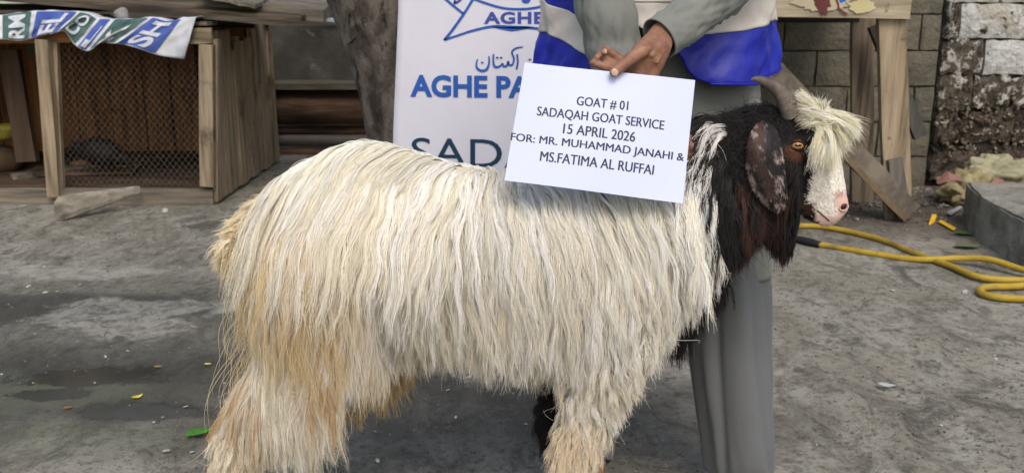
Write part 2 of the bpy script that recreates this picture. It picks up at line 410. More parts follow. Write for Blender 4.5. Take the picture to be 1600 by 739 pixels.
def old_wall():
    xa, xb = X1(1464), 5.2; Y = WALLY-.02
    root = thing('stone_wall', 'old crumbling wall with flaking whitewashed blocks above rubble courses', 'wall', (xa, Y, 0))
    par(link('mortar', mesh(*box_data(xa, xb, Y+.045, Y+.22, -.02, TOPZ)), MORT), root)
    zj = [Z1(v) for v in (290, 227, 172, 118.5, 62, 5.5, -51, -107, -164, -220)]
    PZ = zj[4]-zj[3]
    def shared(nm, m, amp, k, n=(7,4)):
        out = [rough_block(nm, .385, PZ-.012, .12, s+50, .012, amp, n) for s in range(k)]
        for q in out: q.materials.append(m)
        return out
    Wm = shared('block', BLOCKW, .004, 3); Pm = shared('block', BLOCKP, .012, 4, (12,6)); Em = shared('block', BLOCKE, .016, 4, (12,6))
    joints = {3: [1464,1530,1604], 4: [1464,1486,1594], 2: [1464,1518,1578], 5: [1464,1545], 1: [1464,1500,1590], 0: [1464,1540]}
    for j in range(9):
        xs = [X1(u) for u in joints.get(j, [1464, 1510])]
        while xs[-1] < xb: xs.append(xs[-1]+.40+.002*j)
        for k in range(len(xs)-1):
            x0, x1 = xs[k], min(xs[k+1], xb)
            if x1-x0 < .03: continue
            if j >= 4: src = Wm if not (j == 4 and k == 0) else Pm
            elif j == 3: src = Pm if k == 0 else Wm
            elif j == 2: src = Pm
            else: src = Em
            if j == 3 and k == 0: src = Pm
            b = bpy.data.objects.new('block', random.choice(src)); COL.objects.link(b)
            b.location = ((x0+x1)/2, Y+.06+random.uniform(-.008,.008), (zj[j]+zj[j+1])/2 if j else (max(zj[0],-.01)+zj[1])/2)
            b.scale = ((x1-x0-.012)/.385, 1, 1); par(b, root)
    # loose stones and crumbs standing out of the eroded courses
    bm = bmesh.new(); rr = random.Random(4)
    for _ in range(420):
        u = rr.uniform(1462, 1720); v = rr.triangular(122, 285, 215)
        r = rr.choice([.004,.005,.007,.010,.015]); p = P(u, v, Y-.004)
        m4 = Matrix.Translation(p) @ Matrix.Rotation(rr.uniform(0,6), 4, Vector((rr.random(), rr.random(), rr.random())).normalized()) @ Matrix.Diagonal((r*rr.uniform(.8,1.7), r*.8, r*rr.uniform(.6,1.1), 1))
        bmesh.ops.create_icosphere(bm, subdivisions=1, radius=1, matrix=m4)
    for vv in bm.verts: vv.co += Vector([noise.noise(vv.co*90+Vector((k*9,0,0)))*.004 for k in range(3)])
    o = link('rubble', bm_mesh(bm, 'rubble'), mat('rubble_stone', [(64,56,48),(104,96,86),(172,166,156)], 14, .9, .6, 60, pos=[.4,.52,.66])); o['kind'] = 'stuff'; par(o, root)
old_wall()

# ------------------------------------------------------------------ left background: back wall, log pile
YB = 7.4
def back_wall():
    root = thing('concrete_wall', 'stained concrete wall with shade painted on its lower part behind the coop and the log stack', 'wall', (-3, YB, 0))
    m = mat('shaded_stained_concrete', [(38,36,34),(56,54,50),(76,75,71)], 1.6, .9, .7, 22, spots=[((104,106,104),2.4,.6,.08),((84,74,60),1.3,.5,.2)], bdist=.01)  # stains real; overall darkness is the shade below the boards, put into the colour
    par(link('wall_face', mesh(*box_data(-5.2, X1(1010)+.6, YB, YB+.2, -.02, 1.02)), m), root)
    m2 = mat('pale_plaster', [(150,154,142),(172,174,160),(190,190,178)], 3, .9, .4, 22, spots=[((120,120,108),4,.6,.08)], bdist=.01)
    par(link('upper_plaster', mesh(*box_data(-5.2, X1(1010)+.6, YB+.03, YB+.2, 1.02, 2.6)), m2), root)
    par(link('side_return', mesh(*box_data(X1(1010)-.02, X1(1010)+.12, WALLY+.1, YB+.1, -.02, 2.3)), BLOCKG), root)
back_wall()
BARK = mat('log_bark', [(46,34,28),(72,54,44),(92,72,56)], 12, .85, .9, 24, stretch=(.2,1,1), spots=[((150,112,70),5,.68,.05,1)], bdist=.02)
GREYLOG = mat('grey_pipe_wood', [(74,70,68),(104,100,100)], 10, .6, .5, 30, stretch=(.2,1,1))
BEAM = mat('dark_sleeper', [(58,54,48),(82,78,68),(66,56,48)], 5, .85, .6, 30, stretch=(.3,1,1))
def logs():
    # (top v, bottom v, material) heights seen between the coop and the tree trunk
    Yl = 7.0
    items = [(128,137,BEAM,'thin dark board lying on top of the stacked logs','board'),(140,194,BARK,'thickest brown log of the stack with a peeled orange patch','log'),
             (197,210,BARK,'thin brown log squeezed under the thickest log of the stack','log'),(210,229,GREYLOG,'grey weathered log under the brown ones in the stack','log'),
             (231,249,BARK,'lowest brown log showing in the stack above the goat','log')]
    zprev = None
    zs = [(P(0,t,Yl).z, P(0,b,Yl).z) for t, b, *_ in items]
    low = zs[-1][1]; k = 0
    while low > .02:
        r = min(.1, low/2); zs.append((low, low-2*r)); items.append((0,0,BARK,'brown log low in the stack hidden behind the goat','log')); low -= 2*r; k += 1
    for (zt, zb), (t, b, m, lab, nm) in zip(zs, items):
        r = (zt-zb)/2*1.02; zc = (zt+zb)/2; xl, xr = P(425,200,Yl).x+random.uniform(-.05,.05), P(700,200,Yl).x+random.uniform(-.1,.1)
        if nm == 'board':
            o = plank('board', (xl, Yl-.02, zc), (xr, Yl-.02, zc), .3, r*2, m, side=Vector((0,1,0)), segs=6, jit=.003)
        else:
            n = 18; N = 26
            def f(s, tt, r=r, zc=zc, xl=xl, xr=xr):
                a = 2*math.pi*s; x = xl+(xr-xl)*tt
                rr = r*(1+.10*noise.noise((math.cos(a)*1.2, math.sin(a)*1.2, x*2.2+zc*30)) + .05*noise.noise((math.cos(a)*4, math.sin(a)*4, x*5+zc*9)))
                return Vector((x, Yl+math.cos(a)*rr, zc+math.sin(a)*rr))
            me = grid_mesh(f, n, N, closed=True)
            bm = bmesh.new(); bm.from_mesh(me); bmesh.ops.holes_fill(bm, edges=[e for e in bm.edges if e.is_boundary]); bmesh.ops.recalc_face_normals(bm, faces=bm.faces[:]); bm.to_mesh(me); bm.free()
            o = link('log', me, m, smooth=True)
        tag(o, lab, nm, 'logs and boards stacked behind the tree')
logs()

# ------------------------------------------------------------------ chicken coop
YF = G(0, 320).y; YK = YF+1.45
def coop():
    zt = P(0, 46, YF).z                       # top of the frame
    X = lambda u, v=200, Y=YF: P(u, v, Y).x
    Z = lambda v, Y=YF: P(0, v, Y).z
    root = thing('chicken_coop', 'wooden chicken coop with a wire mesh front and grey plank side', 'coop', (X(200), YF, 0))
    xr = X(335, 310); xl = X(-330); xm = X(80)
    # rails
    plank('bottom_rail', (xl, YF, .046), (xr, YF, .046), .085, .05, WOODGX, root, side=Vector((0,0,1)))
    plank('top_rail', (xl, YF+.02, Z(63)), (xr-.01, YF+.02, Z(54)), .07, .05, WOODO, root, side=Vector((0,0,1)))
    plank('rail_end', (X(283), YF-.012, Z(57)), (X(333,60), YF-.012, Z(56)), .078, .03, WOODX, root, side=Vector((0,0,1)))
    # uprights
    plank('post', P(68, 62, YF-.045), P(86, 307, YF-.045), .066, .05, WOODZ, root)
    plank('post', P(86, 66, YF), P(95, 294, YF), .035, .04, WOODZ, root)
    plank('post', P(323, 70, YF-.03), P(325, 291, YF-.03), .074, .045, WOODZ, root)
    plank('post', P(338, 62, YF+.03), P(339, 314, YF+.03), .03, .06, WOODG, root)
    plank('brace', P(14, 78, YF+.25), P(44, 252, YF+.25), .11, .05, wood('dark_brown_post',[(52,40,32),(76,60,48)],'z'), root, jit=.004)
    plank('post', P(-180, 60, YF-.03), P(-165, 300, YF-.03), .07, .05, WOODZ, root)
    plank('floor_beam', (X(-40), YF+.32, .07), (X(70), YF+.62, .09), .08, .06, WOODGX, root, side=Vector((0,0,1)))
    # side planks, receding
    n = 10; y0 = YF+.06
    for i in range(n):
        ya = y0+(YK-y0)*i/n; yb = y0+(YK-y0)*(i+1)/n; yc = (ya+yb)/2
        top = Z(50) - .045*(1-math.sin(i*1.1)) + .03*i/n; xx = xr + .012*(i % 2) + random.uniform(0,.008)
        plank('plank', (xx, yc, .02), (xx+random.uniform(-.01,.01)+.0, yc, top), yb-ya-.006, .022, WOODG, root, side=Vector((0,1,0)), jit=.003, segs=5)
    plank('corner_plank', (xr+.012, YF+.045, .02), (xr+.012, YF+.04, Z(66)), .05, .028, WOODG, root, side=Vector((0,1,0)))
    # back planks
    us = [X(q, 200, YK) for q in range(-300, 440, 1)]
    x = xl; i = 0
    while x < xr-.02:
        wv = random.choice([.15,.19,.23]); x2 = min(x+wv, xr)
        plank('plank', ((x+x2)/2, YK-.05, .05), ((x+x2)/2, YK-.05, zt-.03), x2-x-random.choice([.006,.01,.02]), .02, WOODIN, root, jit=.003); x = x2; i += 1
    # closing sheet behind the plank gaps, left end, floor, roof deck
    par(link('backing_board', mesh(*box_data(xl, xr, YK-.03, YK-.01, .03, zt)), WOODD), root)
    par(link('side_board', mesh(*box_data(xl-.02, xl, YF+.03, YK, .03, zt)), WOODD), root)
    par(link('floor_board', mesh(*box_data(xl+.01, xr-.01, YF+.03, YK-.06, .055, .085)), mat('dirty_floor_boards', [(44,34,28),(70,56,46),(92,78,66)], 7, .9, .6, 40, stretch=(.4,1,1))), root)
    for k in range(8):
        a = YF+.005 + k*.185
        plank('roof_board', (xl, a+.09, zt+.012), (xr+.03, a+.09, zt+.028+.006*(k%2)), .178, .022, WOODD if k else WOODGX, root, side=Vector((0,1,0)), segs=6, jit=.003)
    # wire mesh: twisted diamonds
    bm = bmesh.new(); x0, x1, z0, z1 = X(92), X(313), .10, Z(66)
    yw = YF+.028; st = .034; hgt = z1-z0; r = .0011
    def wire(p, q):
        d = (q-p).normalized(); s = Vector((0,1,0)); t = d.cross(s)
        vs = []
        for c in (p, q):
            for a in range(3):
                an = a*2.094; vs.append(bm.verts.new(c+(s*math.cos(an)+t*math.sin(an))*r))
        for a in range(3): bm.faces.new((vs[a], vs[(a+1)%3], vs[3+(a+1)%3], vs[3+a]))
    cols = int((x1-x0)/st)+1; rows = int(hgt/(st*.62))+1
    for i in range(cols+1):
        for j in range(rows):
            xx = x0+i*st+(st/2 if j % 2 else 0); zz = z0+j*st*.62
            nx = zz+st*.62
            for sg in (-1, 1):
                a = Vector((xx, yw+.004*math.sin(i*.5+j*.3), zz)); b = Vector((xx+sg*st/2, yw+.004*math.sin(i*.5+j*.3+.2), nx))
                if x0-.01 < b.x < x1+.01 and a.x < x1+.01 and b.z < z1: wire(a, b)
    o = link('wire_mesh', bm_mesh(bm, 'wire_mesh'), mat('rusty_wire', [(76,68,60),(108,98,88)], 30, .6, 0, spec=.6, metallic=.5)); o['kind'] = 'stuff'; par(o, root)
    # bedding, board on the floor
    t = plank('flat_board', G(45, 268, .1)+Vector((0,0,.0)), G(215, 264, .1), .28, .016, mat('dusty_flat_board', [(86,68,58),(110,90,78)], 9, .9, .4, 40), None, side=Vector((0,1,0)))
    tag(t, 'flat dusty brown board lying on the coop floor under the black hen', 'board')
coop()

def hen():
    Y0 = YF+.36
    q = lambda u, v, dy=0: P(u, v, Y0+dy)
    root = thing('hen', 'black hen crouching inside the coop behind the wire', 'hen', (q(165,250).x, Y0, .11))
    blk = mat('black_feathers', [(4,4,5),(9,8,10)], 20, .6, .8, 60, spec=.3)
    me = organic('body', [[(q(150,236), .085), (q(170,240), .08)], [(q(165,240), .065), (q(196,250), .035)], [(q(135,238), .05), (q(118,228), .028)], [(q(118,230),.026),(q(104,236),.018)],
                          [(q(196,250), .03), (q(207,262), .012)]], .008, 5)
    par(link('body', me, blk, smooth=True), root)
    for sg in (-1, 1):
        me = organic('wing', [[(q(145,236,sg*.055), (.03,.02,.03)), (q(185,250,sg*.05), (.02,.012,.015))]], .006, 4)
        par(link('wing', me, blk, smooth=True), root)
    tube('beak', [q(104,237), q(98,239), q(93,242)], [.009,.006,.001], mat('horn_beak', [(120,96,60)]), root, n=6)
    solid_poly('comb', [q(112,224), q(116,216), q(119,221), q(123,214), q(126,221), q(130,218), q(128,227)], Vector((0,.006,0)), mat('dull_comb', [(58,28,28)]), root)
    c = solid_poly('cardboard_scrap', [G(108,256,.115), G(150,262,.115), G(168,259,.115), G(205,262,.115), G(160,250,.115), G(125,250,.115)], Vector((0,0,.004)), mat('tan_cardboard', [(150,112,84),(172,134,102)], 14, .9))
    tag(c, 'torn tan cardboard scrap on the board beside the black hen', 'cardboard')
hen()

def coop_clutter():
    bag = organic('yellow_container', [[(P(6,212,YF+.55), (.07,.06,.03)), (P(12,200,YF+.55), (.08,.07,.03))]], .01, 3)
    tag(link('plastic_tub', bag, mat('yellow_green_plastic', [(120,116,44),(140,134,60)], 6, .5), smooth=True), 'dull yellow plastic tub in the dark left bay of the coop', 'tub')
    b = organic('sack', [[(P(4,250,YF+.6), (.13,.1,.09)), (P(-40,245,YF+.6), (.13,.1,.11))]], .015, 4)
    tag(link('sack', b, mat('brown_sack', [(58,46,36),(84,66,50)], 8, .9, .8, 40), smooth=True), 'brown sack slumped at the left edge inside the coop', 'sack')
    s = plank('wood_scrap', P(66, 92, YF+.7), P(66, 66, YF+.7), .17, .02, mat('grey_green_scrap', [(84,88,74),(102,104,90)], 6, .9))
    tag(s, 'grey green board scrap under the coop roof in the left bay', 'board')
coop_clutter()

# ------------------------------------------------------------------ printed cloth over the coop roof edge
def cloth():
    A = [(-90,30),(-30,26),(0,24),(30,19),(60,17),(95,17),(122,18),(140,22),(152,28),(178,29),(205,29),(240,27),(262,32),(285,28),(306,26)]
    B = [(-90,64),(-30,64),(0,62),(30,64),(50,61),(68,55),(86,52),(101,50),(116,70),(136,80),(158,68),(182,69),(206,73),(244,86),(288,93)]
    root = thing('printed_cloth', 'white blue and green printed cloth hanging over the coop roof edge', 'cloth', (P(150,50,YF).x, YF, .9))
    N = len(A)
    def cr(pts, s):
        x = s*(N-1); i = min(int(x), N-2); t = x-i
        p = [Vector(pts[max(0,min(N-1,i+k))]) for k in (-1,0,1,2)]
        return .5*((2*p[1])+(p[2]-p[0])*t+(2*p[0]-5*p[1]+4*p[2]-p[3])*t*t+(3*p[1]-p[0]-3*p[2]+p[3])*t**3)
    yoff = lambda s: .018*math.sin(s*26)+.008*math.sin(s*61+1)
    def surf(s, t, lift=0.0):
        a = cr(A, s); b = cr(B, s); q = a.lerp(b, t)
        y = YF - .085 + (1-t)**2*.03 + yoff(s)*t*.9 + .006*math.sin(s*70+t*7)*t + .008*noise.noise((s*40, t*5, 1))
        return P(q.x, q.y, y-lift)
    white = mat('white_printed_cotton', [(178,184,198),(196,200,210),(210,212,218)], 8, .85, .3, 160, sheen=.1)
    bm = bmesh.new()
    full = grid_mesh(lambda s, t: surf(s, t) if t <= 1 else None, 200, 14)
    # rear part lying on the roof
    me = grid_mesh(lambda s, t: surf(s, max(0,(t-.25)/.75)) if t >= .25 else surf(s, 0)+Vector((0, (.25-t)*1.1+.0, -.012*(.25-t)*4+.01*noise.noise((s*20,t*9,3)))), 220, 22, thick=.0025)
    par(link('cloth_sheet', me, white, smooth=True), root)
    blue = mat('printed_blue', [(62,84,160),(80,102,178)], 9, .85, .3, 160); green = mat('printed_green', [(62,92,92),(80,110,108)], 9, .85, .3, 160)
    smap = lambda u: (lambda best: best)(min(np.linspace(0,1,600), key=lambda s: abs((cr(A,s).x+cr(B,s).x)/2-u)))
    panels = [(-78,-4,blue,''),(4,46,green,'RM'),(53,103,blue,'EL'),(108,134,green,'CO'),(139,153,blue,'L'),(160,204,green,'K'),(211,262,blue,'SH')]
    for u0, u1, m, tx in panels:
        s0, s1 = smap(u0), smap(u1)
        pm = grid_mesh(lambda s, t: surf(s0+(s1-s0)*s, .03+.94*t, .004), 24, 10)
        pp = par(link('printed_panel', pm, m, smooth=True), root)
        if tx:
            sc, hf = (s0+s1)/2, (s1-s0)*.30
            tlo = .10 if len(tx) > 1 else .25
            # lettering reads upwards
            vs, fs = text2d(tx, .03)
            bm = bmesh.new(); vv = [bm.verts.new((a, b, 0)) for a, b in vs]
            for f in fs:
                try: bm.faces.new([vv[i] for i in f])
                except ValueError: pass
            bmesh.ops.triangulate(bm, faces=bm.faces[:])
            for _ in range(2): bmesh.ops.subdivide_edges(bm, edges=[e for e in bm.edges if e.calc_length() > .08], cuts=1)
            bmesh.ops.triangulate(bm, faces=bm.faces[:])
            for v in bm.verts:
                a, b = v.co.x, v.co.y
                v.co = surf(sc-hf+2*hf*(1-b) , .93-(.93-tlo)*a, .009)
            me = bpy.data.meshes.new('lettering'); bm.to_mesh(me); bm.free()
            sub(link('lettering', me, white), pp)
    kn = organic('cloth_knot', [[(P(184,22,YF-.03), .022), (P(192,20,YF-.02), .028)], [(P(192,26,YF-.03), .03)]], .006, 3)
    par(link('cloth_knot', kn, mat('grey_knot', [(120,120,124),(150,150,152)], 12, .9), smooth=True), root)
cloth()

# ------------------------------------------------------------------ boards stacked on the coop roof
def roof_boards():
    g = 'boards piled over the coop roof'
    zt = P(0,46,YF).z+.05
    def slab(name, a, b, t0, t1, depth, m, lab, tilt=0.0):
        """front edge from a to b (u,v,Y of the top), thickness t0..t1 in metres"""
        n = 16
        A0, B0 = P(*a), P(*b)
        bm = bmesh.new(); rings = []
        for k in range(n+1):
            t = k/n; p = A0.lerp(B0, t); th = t0+(t1-t0)*t
            j = random.uniform(-.003,.003); j2 = random.uniform(-.004,.004)
            rings.append([bm.verts.new(q) for q in (p+Vector((0,0,j)), p+Vector((0,j2,j-th)), p+Vector((0,depth,j-th+tilt)), p+Vector((0,depth,j+tilt)))])
        for k in range(n):
            for i in range(4): bm.faces.new((rings[k][i], rings[k][(i+1)%4], rings[k+1][(i+1)%4], rings[k+1][i]))
        bm.faces.new(rings[0][::-1]); bm.faces.new(rings[-1])
        o = link(name, bm_mesh(bm, name), m); tag(o, lab, 'board', g); return o
    slab('long_board', (-200,-22,YF-.02), (533,40,YF+.12), .022, .03, .9, WOODD, 'longest thin dark board slanting down to the tree over the coop', .02)
    slab('warped_board', (70,-4,YF+.03), (470,27,YF+.15), .028, .03, .5, wood('brown_board',[(58,48,40),(88,76,64),(112,98,82)],'x'), 'thin brown warped board lying under the thick grey boards', .05)
    slab('thick_board', (120,-22,YF+.22), (505,17,YF+.28), .075, .075, .35, WOODGX, 'thick grey weathered plank topmost over the coop', .05)
    slab('roofing_sheet', (300,-12,YF+.05), (398,8,YF+.10), .02, .02, .3, WOODGX, 'short grey board end between the piled boards', .03)
    slab('roofing_sheet', (-200,14,YF+.0), (180,20,YF+.05), .012, .012, .7, WOODD, 'dark curved board under the printed cloth', .03)
    o = slab('pale_sheet', (486,24,YF+.36), (533,34,YF+.36), .05, .055, .12, mat('pale_foam',[(186,198,202),(206,214,216)],6,.7), 'small pale sheet end poking out of the board pile by the tree', .0)
roof_boards()

# ------------------------------------------------------------------ wooden post lying in front of the coop
def lying_post():
    bm = bmesh.new(); n = 10; rings = []
    top = lambda t: Vector((88+(228-88)*t, 312-(312-285)*t))
    a0 = G(106, 344)+Vector((0,0,.068)); a1 = P(214, 297, YF-.10)
    for k in range(n+1):
        t = k/n; c = a0.lerp(a1, t)
        w_, h_ = .15*(1-t)+.05*t, .135*(1-t)+.045*t
        s = Vector((.45,1,0)).normalized()
        ring = []
        for i in range(12):
            a = 2*math.pi*i/12; ca, sa = math.cos(a), math.sin(a)
            sq = 1/max(abs(ca), abs(sa))**.75
            j = 1+.05*noise.noise((t*5, ca*2, sa*2))
            ring.append(bm.verts.new(c + s*(ca*sq*w_*.5*j) + Vector((0,0,sa*sq*h_*.48*j))))
        rings.append(ring)
    for k in range(n):
        for i in range(12): bm.faces.new((rings[k][i], rings[k][(i+1)%12], rings[k+1][(i+1)%12], rings[k+1][i]))
    bm.faces.new(rings[0][::-1]); bm.faces.new(rings[-1])
    me = bm_mesh(bm, 'wooden_post')
    o = link('wooden_post', me, mat('split_post_wood', [(128,124,114),(160,155,143),(110,106,98)], 11, .85, .7, 30, stretch=(.35,.7,1), spots=[((104,82,58),7,.6,.1)]), smooth=False)
    tag(o, 'split grey tapered wooden post lying in front of the coop', 'post')
lying_post()

# ------------------------------------------------------------------ tree
def tree():
    Yt = 4.1
    root = thing('tree', 'thick bare grey brown tree trunk leaning between coop and banner', 'tree', (P(625,250,Yt).x, Yt, 0))
    bark = mat('tree_bark', [(62,56,52),(94,86,80),(118,110,102),(80,72,66)], 10, .92, 1.0, 22, stretch=(1,1,.45), spots=[((48,40,36),16,.55,.08)], bdist=.035)
    pts = [(645,600,.135),(632,380,.125),(622,240,.120),(612,160,.128),(596,80,.145),(578,10,.165),(560,-60,.17),(548,-160,.17),(545,-330,.15),(548,-560,.12),(560,-800,.08)]
    cs = [P(u,v,Yt) for u,v,_ in pts]; cs[0].z = -.03
    rs = [p[2] for p in pts]
    N = 120; n = 56
    def path(t):
        x = t*(len(cs)-1); i = min(int(x), len(cs)-2); f = x-i
        p = [cs[max(0,min(len(cs)-1,i+k))] for k in (-1,0,1,2)]
        c = .5*((2*p[1])+(p[2]-p[0])*f+(2*p[0]-5*p[1]+4*p[2]-p[3])*f*f+(3*p[1]-p[0]-3*p[2]+p[3])*f**3)
        return c, rs[i]*(1-f)+rs[i+1]*f
    def f(s, t):
        c, r = path(t); a = 2*math.pi*s
        d = Vector((math.cos(a), math.sin(a), 0))
        q = Vector((math.cos(a)*r*9, math.sin(a)*r*9, c.z*3.2))
        rid = 1-abs(noise.noise(q*1.6)); 
        k = 1+.05*noise.noise(q*.5)+.10*(rid-.7)+.04*noise.noise(q*5)
        return c+d*r*k
    par(link('trunk', grid_mesh(f, n, N, closed=True), bark, smooth=True), root)
    rr = random.Random(3)
    tips = []
    for k in range(9):
        c, r = path(.62+.04*k); a = rr.uniform(0, 6.28); L = rr.uniform(.7,1.5)
        d = Vector((math.cos(a), math.sin(a), rr.uniform(.4,1))).normalized()
        p1 = c+d*L*.5+Vector((0,0,.05)); p2 = c+d*L+Vector((rr.uniform(-.2,.2),rr.uniform(-.2,.2),.25))
        tube('limb', [c, p1, p2], [.05,.03,.012], bark, root, n=8); tips += [p1, p2, (p1+p2)/2]
    bm = bmesh.new()
    for k in range(2600):
        c = rr.choice(tips)+Vector([rr.gauss(0,.28) for _ in range(3)])
        d = Vector([rr.gauss(0,1) for _ in range(3)]).normalized(); e = d.orthogonal().normalized(); L = rr.uniform(.03,.06)
        vs = [bm.verts.new(q) for q in (c-d*L, c+e*L*.4, c+d*L, c-e*L*.4)]; bm.faces.new(vs)
    o = link('crown', bm_mesh(bm, 'crown'), mat('leaf_green', [(60,84,34),(86,112,52)], 8, .6)); par(o, root)
tree()

# ------------------------------------------------------------------ roll-up banner
YBN = 3.0
def banner():
    x0, x1 = P(618,100,YBN).x, P(618,100,YBN).x+.88
    root = thing('banner', 'white standing banner with blue lettering between tree and man', 'banner', ((x0+x1)/2, YBN, 0))
    cloth_m = mat('banner_vinyl', [(206,206,222),(214,214,228)], 2.5, .55, .15, 14, spots=[((176,170,176),7,.72,.03)], bdist=.01)
    def f(s, t):
        z = .03+t*2.0; ul = P(623,0,YBN).x if z > 1.1 else P(623,0,YBN).x + (P(614,215,YBN).x-P(623,0,YBN).x)*min(1,(1.1-z)/(1.1-P(0,215,YBN).z))
        return Vector((ul+(x1-ul)*s, YBN+.0005*noise.noise((s*4, t*5, 0))+.0003*math.sin(s*9+t*14), z))
    par(link('printed_sheet', grid_mesh(f, 40, 50, thick=.0012), cloth_m, smooth=True), root)
    par(link('base', mesh(*box_data(x0-.02, x1+.02, YBN-.05, YBN+.12, 0, .07)), mat('aluminium', [(150,150,155)], rough=.4, metallic=.8)), root)
    for sx in (x0+.02, x1-.02): tube('pole', [(sx, YBN+.03, .05), (sx, YBN+.03, 2.05)], .01, mat('pole_metal', [(120,120,125)], rough=.4, metallic=.8), root, n=8, sub=2)
    blue = mat('banner_blue', [(38,84,166),(48,96,178)], 5, .5); royal = mat('banner_royal_blue', [(46,82,176),(40,96,170)], 3, .5); teal = mat('banner_dark_teal', [(24,58,86)], rough=.5)
    viol = mat('banner_violet_blue', [(66,78,160)], rough=.5)
    F = lambda u, v: P(u, v, YBN-.003)
    def T(body, u0, u1, v0, v1, m, bold, name='lettering', sp=1.0, sl=0.0):
        text_on(name, body, lambda s, t: F(u0+(u1-u0)*s, v1+(v0-v1)*t+sl*s), m, root, bold, sp)
    T('AGHE', 756, 850, 19, 38, viol, .035, sp=1.08)
    T('AGHE PAKISTAN', 641, 978, 117, 152, royal, .035, sl=4)
    T('SADAQAH', 643, 1010, 215, 268, teal, .0, sl=8)
    # emblem: ribbon and arc (drawn line work)
    S = lambda pts, wd, m=blue: stroke_on('emblem', pts, wd, F, m, root)
    S([(740,-2),(725,22),(705,50),(694,63)], 4.2); S([(694,63),(715,56),(740,48),(770,42),(800,43),(830,44),(858,49),(900,60),(925,68)], [3,3.4,4,5,4,3.4,3])
    S([(770,42.6),(800,46),(830,43.4)], [1,7,1])
    S([(694,-3),(704,6),(714,14),(724,22)], 3.6); S([(741,-1),(760,6),(785,13),(810,15),(835,13),(862,6),(885,-3)], 3.8)
    S([(709,6),(716,3),(722,-3)], 4, viol); S([(710,6),(711,-2)], 3, viol)
    vs = [F(822+7*math.cos(a), 1+5*math.sin(a)) for a in np.linspace(0, 6.28, 20)[:-1]]
    par(link('emblem', mesh(vs, [tuple(range(19))], 'emblem'), royal), root)
    # Urdu line, written with a broad pen
    U = lambda pts, wd: stroke_on('lettering', pts, wd, F, blue, root, 8)
    U([(764,88),(764,100),(760,109),(752,111),(745,106),(745,96),(747,93)], [2.2,3.2,4.2,4.2,3.2,2.2,1.4])
    U([(771,85),(771,98),(774,105),(781,104),(785,99)], [2.6,3.2,3.6,3.2,2])
    U([(785,99),(787,104),(792,103),(794,97),(796,102),(801,101),(803,92),(800,82),(806,76),(817,74)], [2.4,3.2,3.4,3.2,3.2,3.2,3,3,2.8,2])
    U([(808,85),(809,98),(807,109)], [2.6,3.2,2.6])
    for cx_, cy_ in ((753.5,98.5),(777,91),(783,91),(745+83,94)): U([(cx_-1.6,cy_+.6),(cx_,cy_-.6),(cx_+1.6,cy_+.3)], 2.6)
    U([(836,98),(840,91),(846,90),(848,95),(843,98),(838,97)], 2.6); U([(849,84),(850,97)], 2.4)
banner()

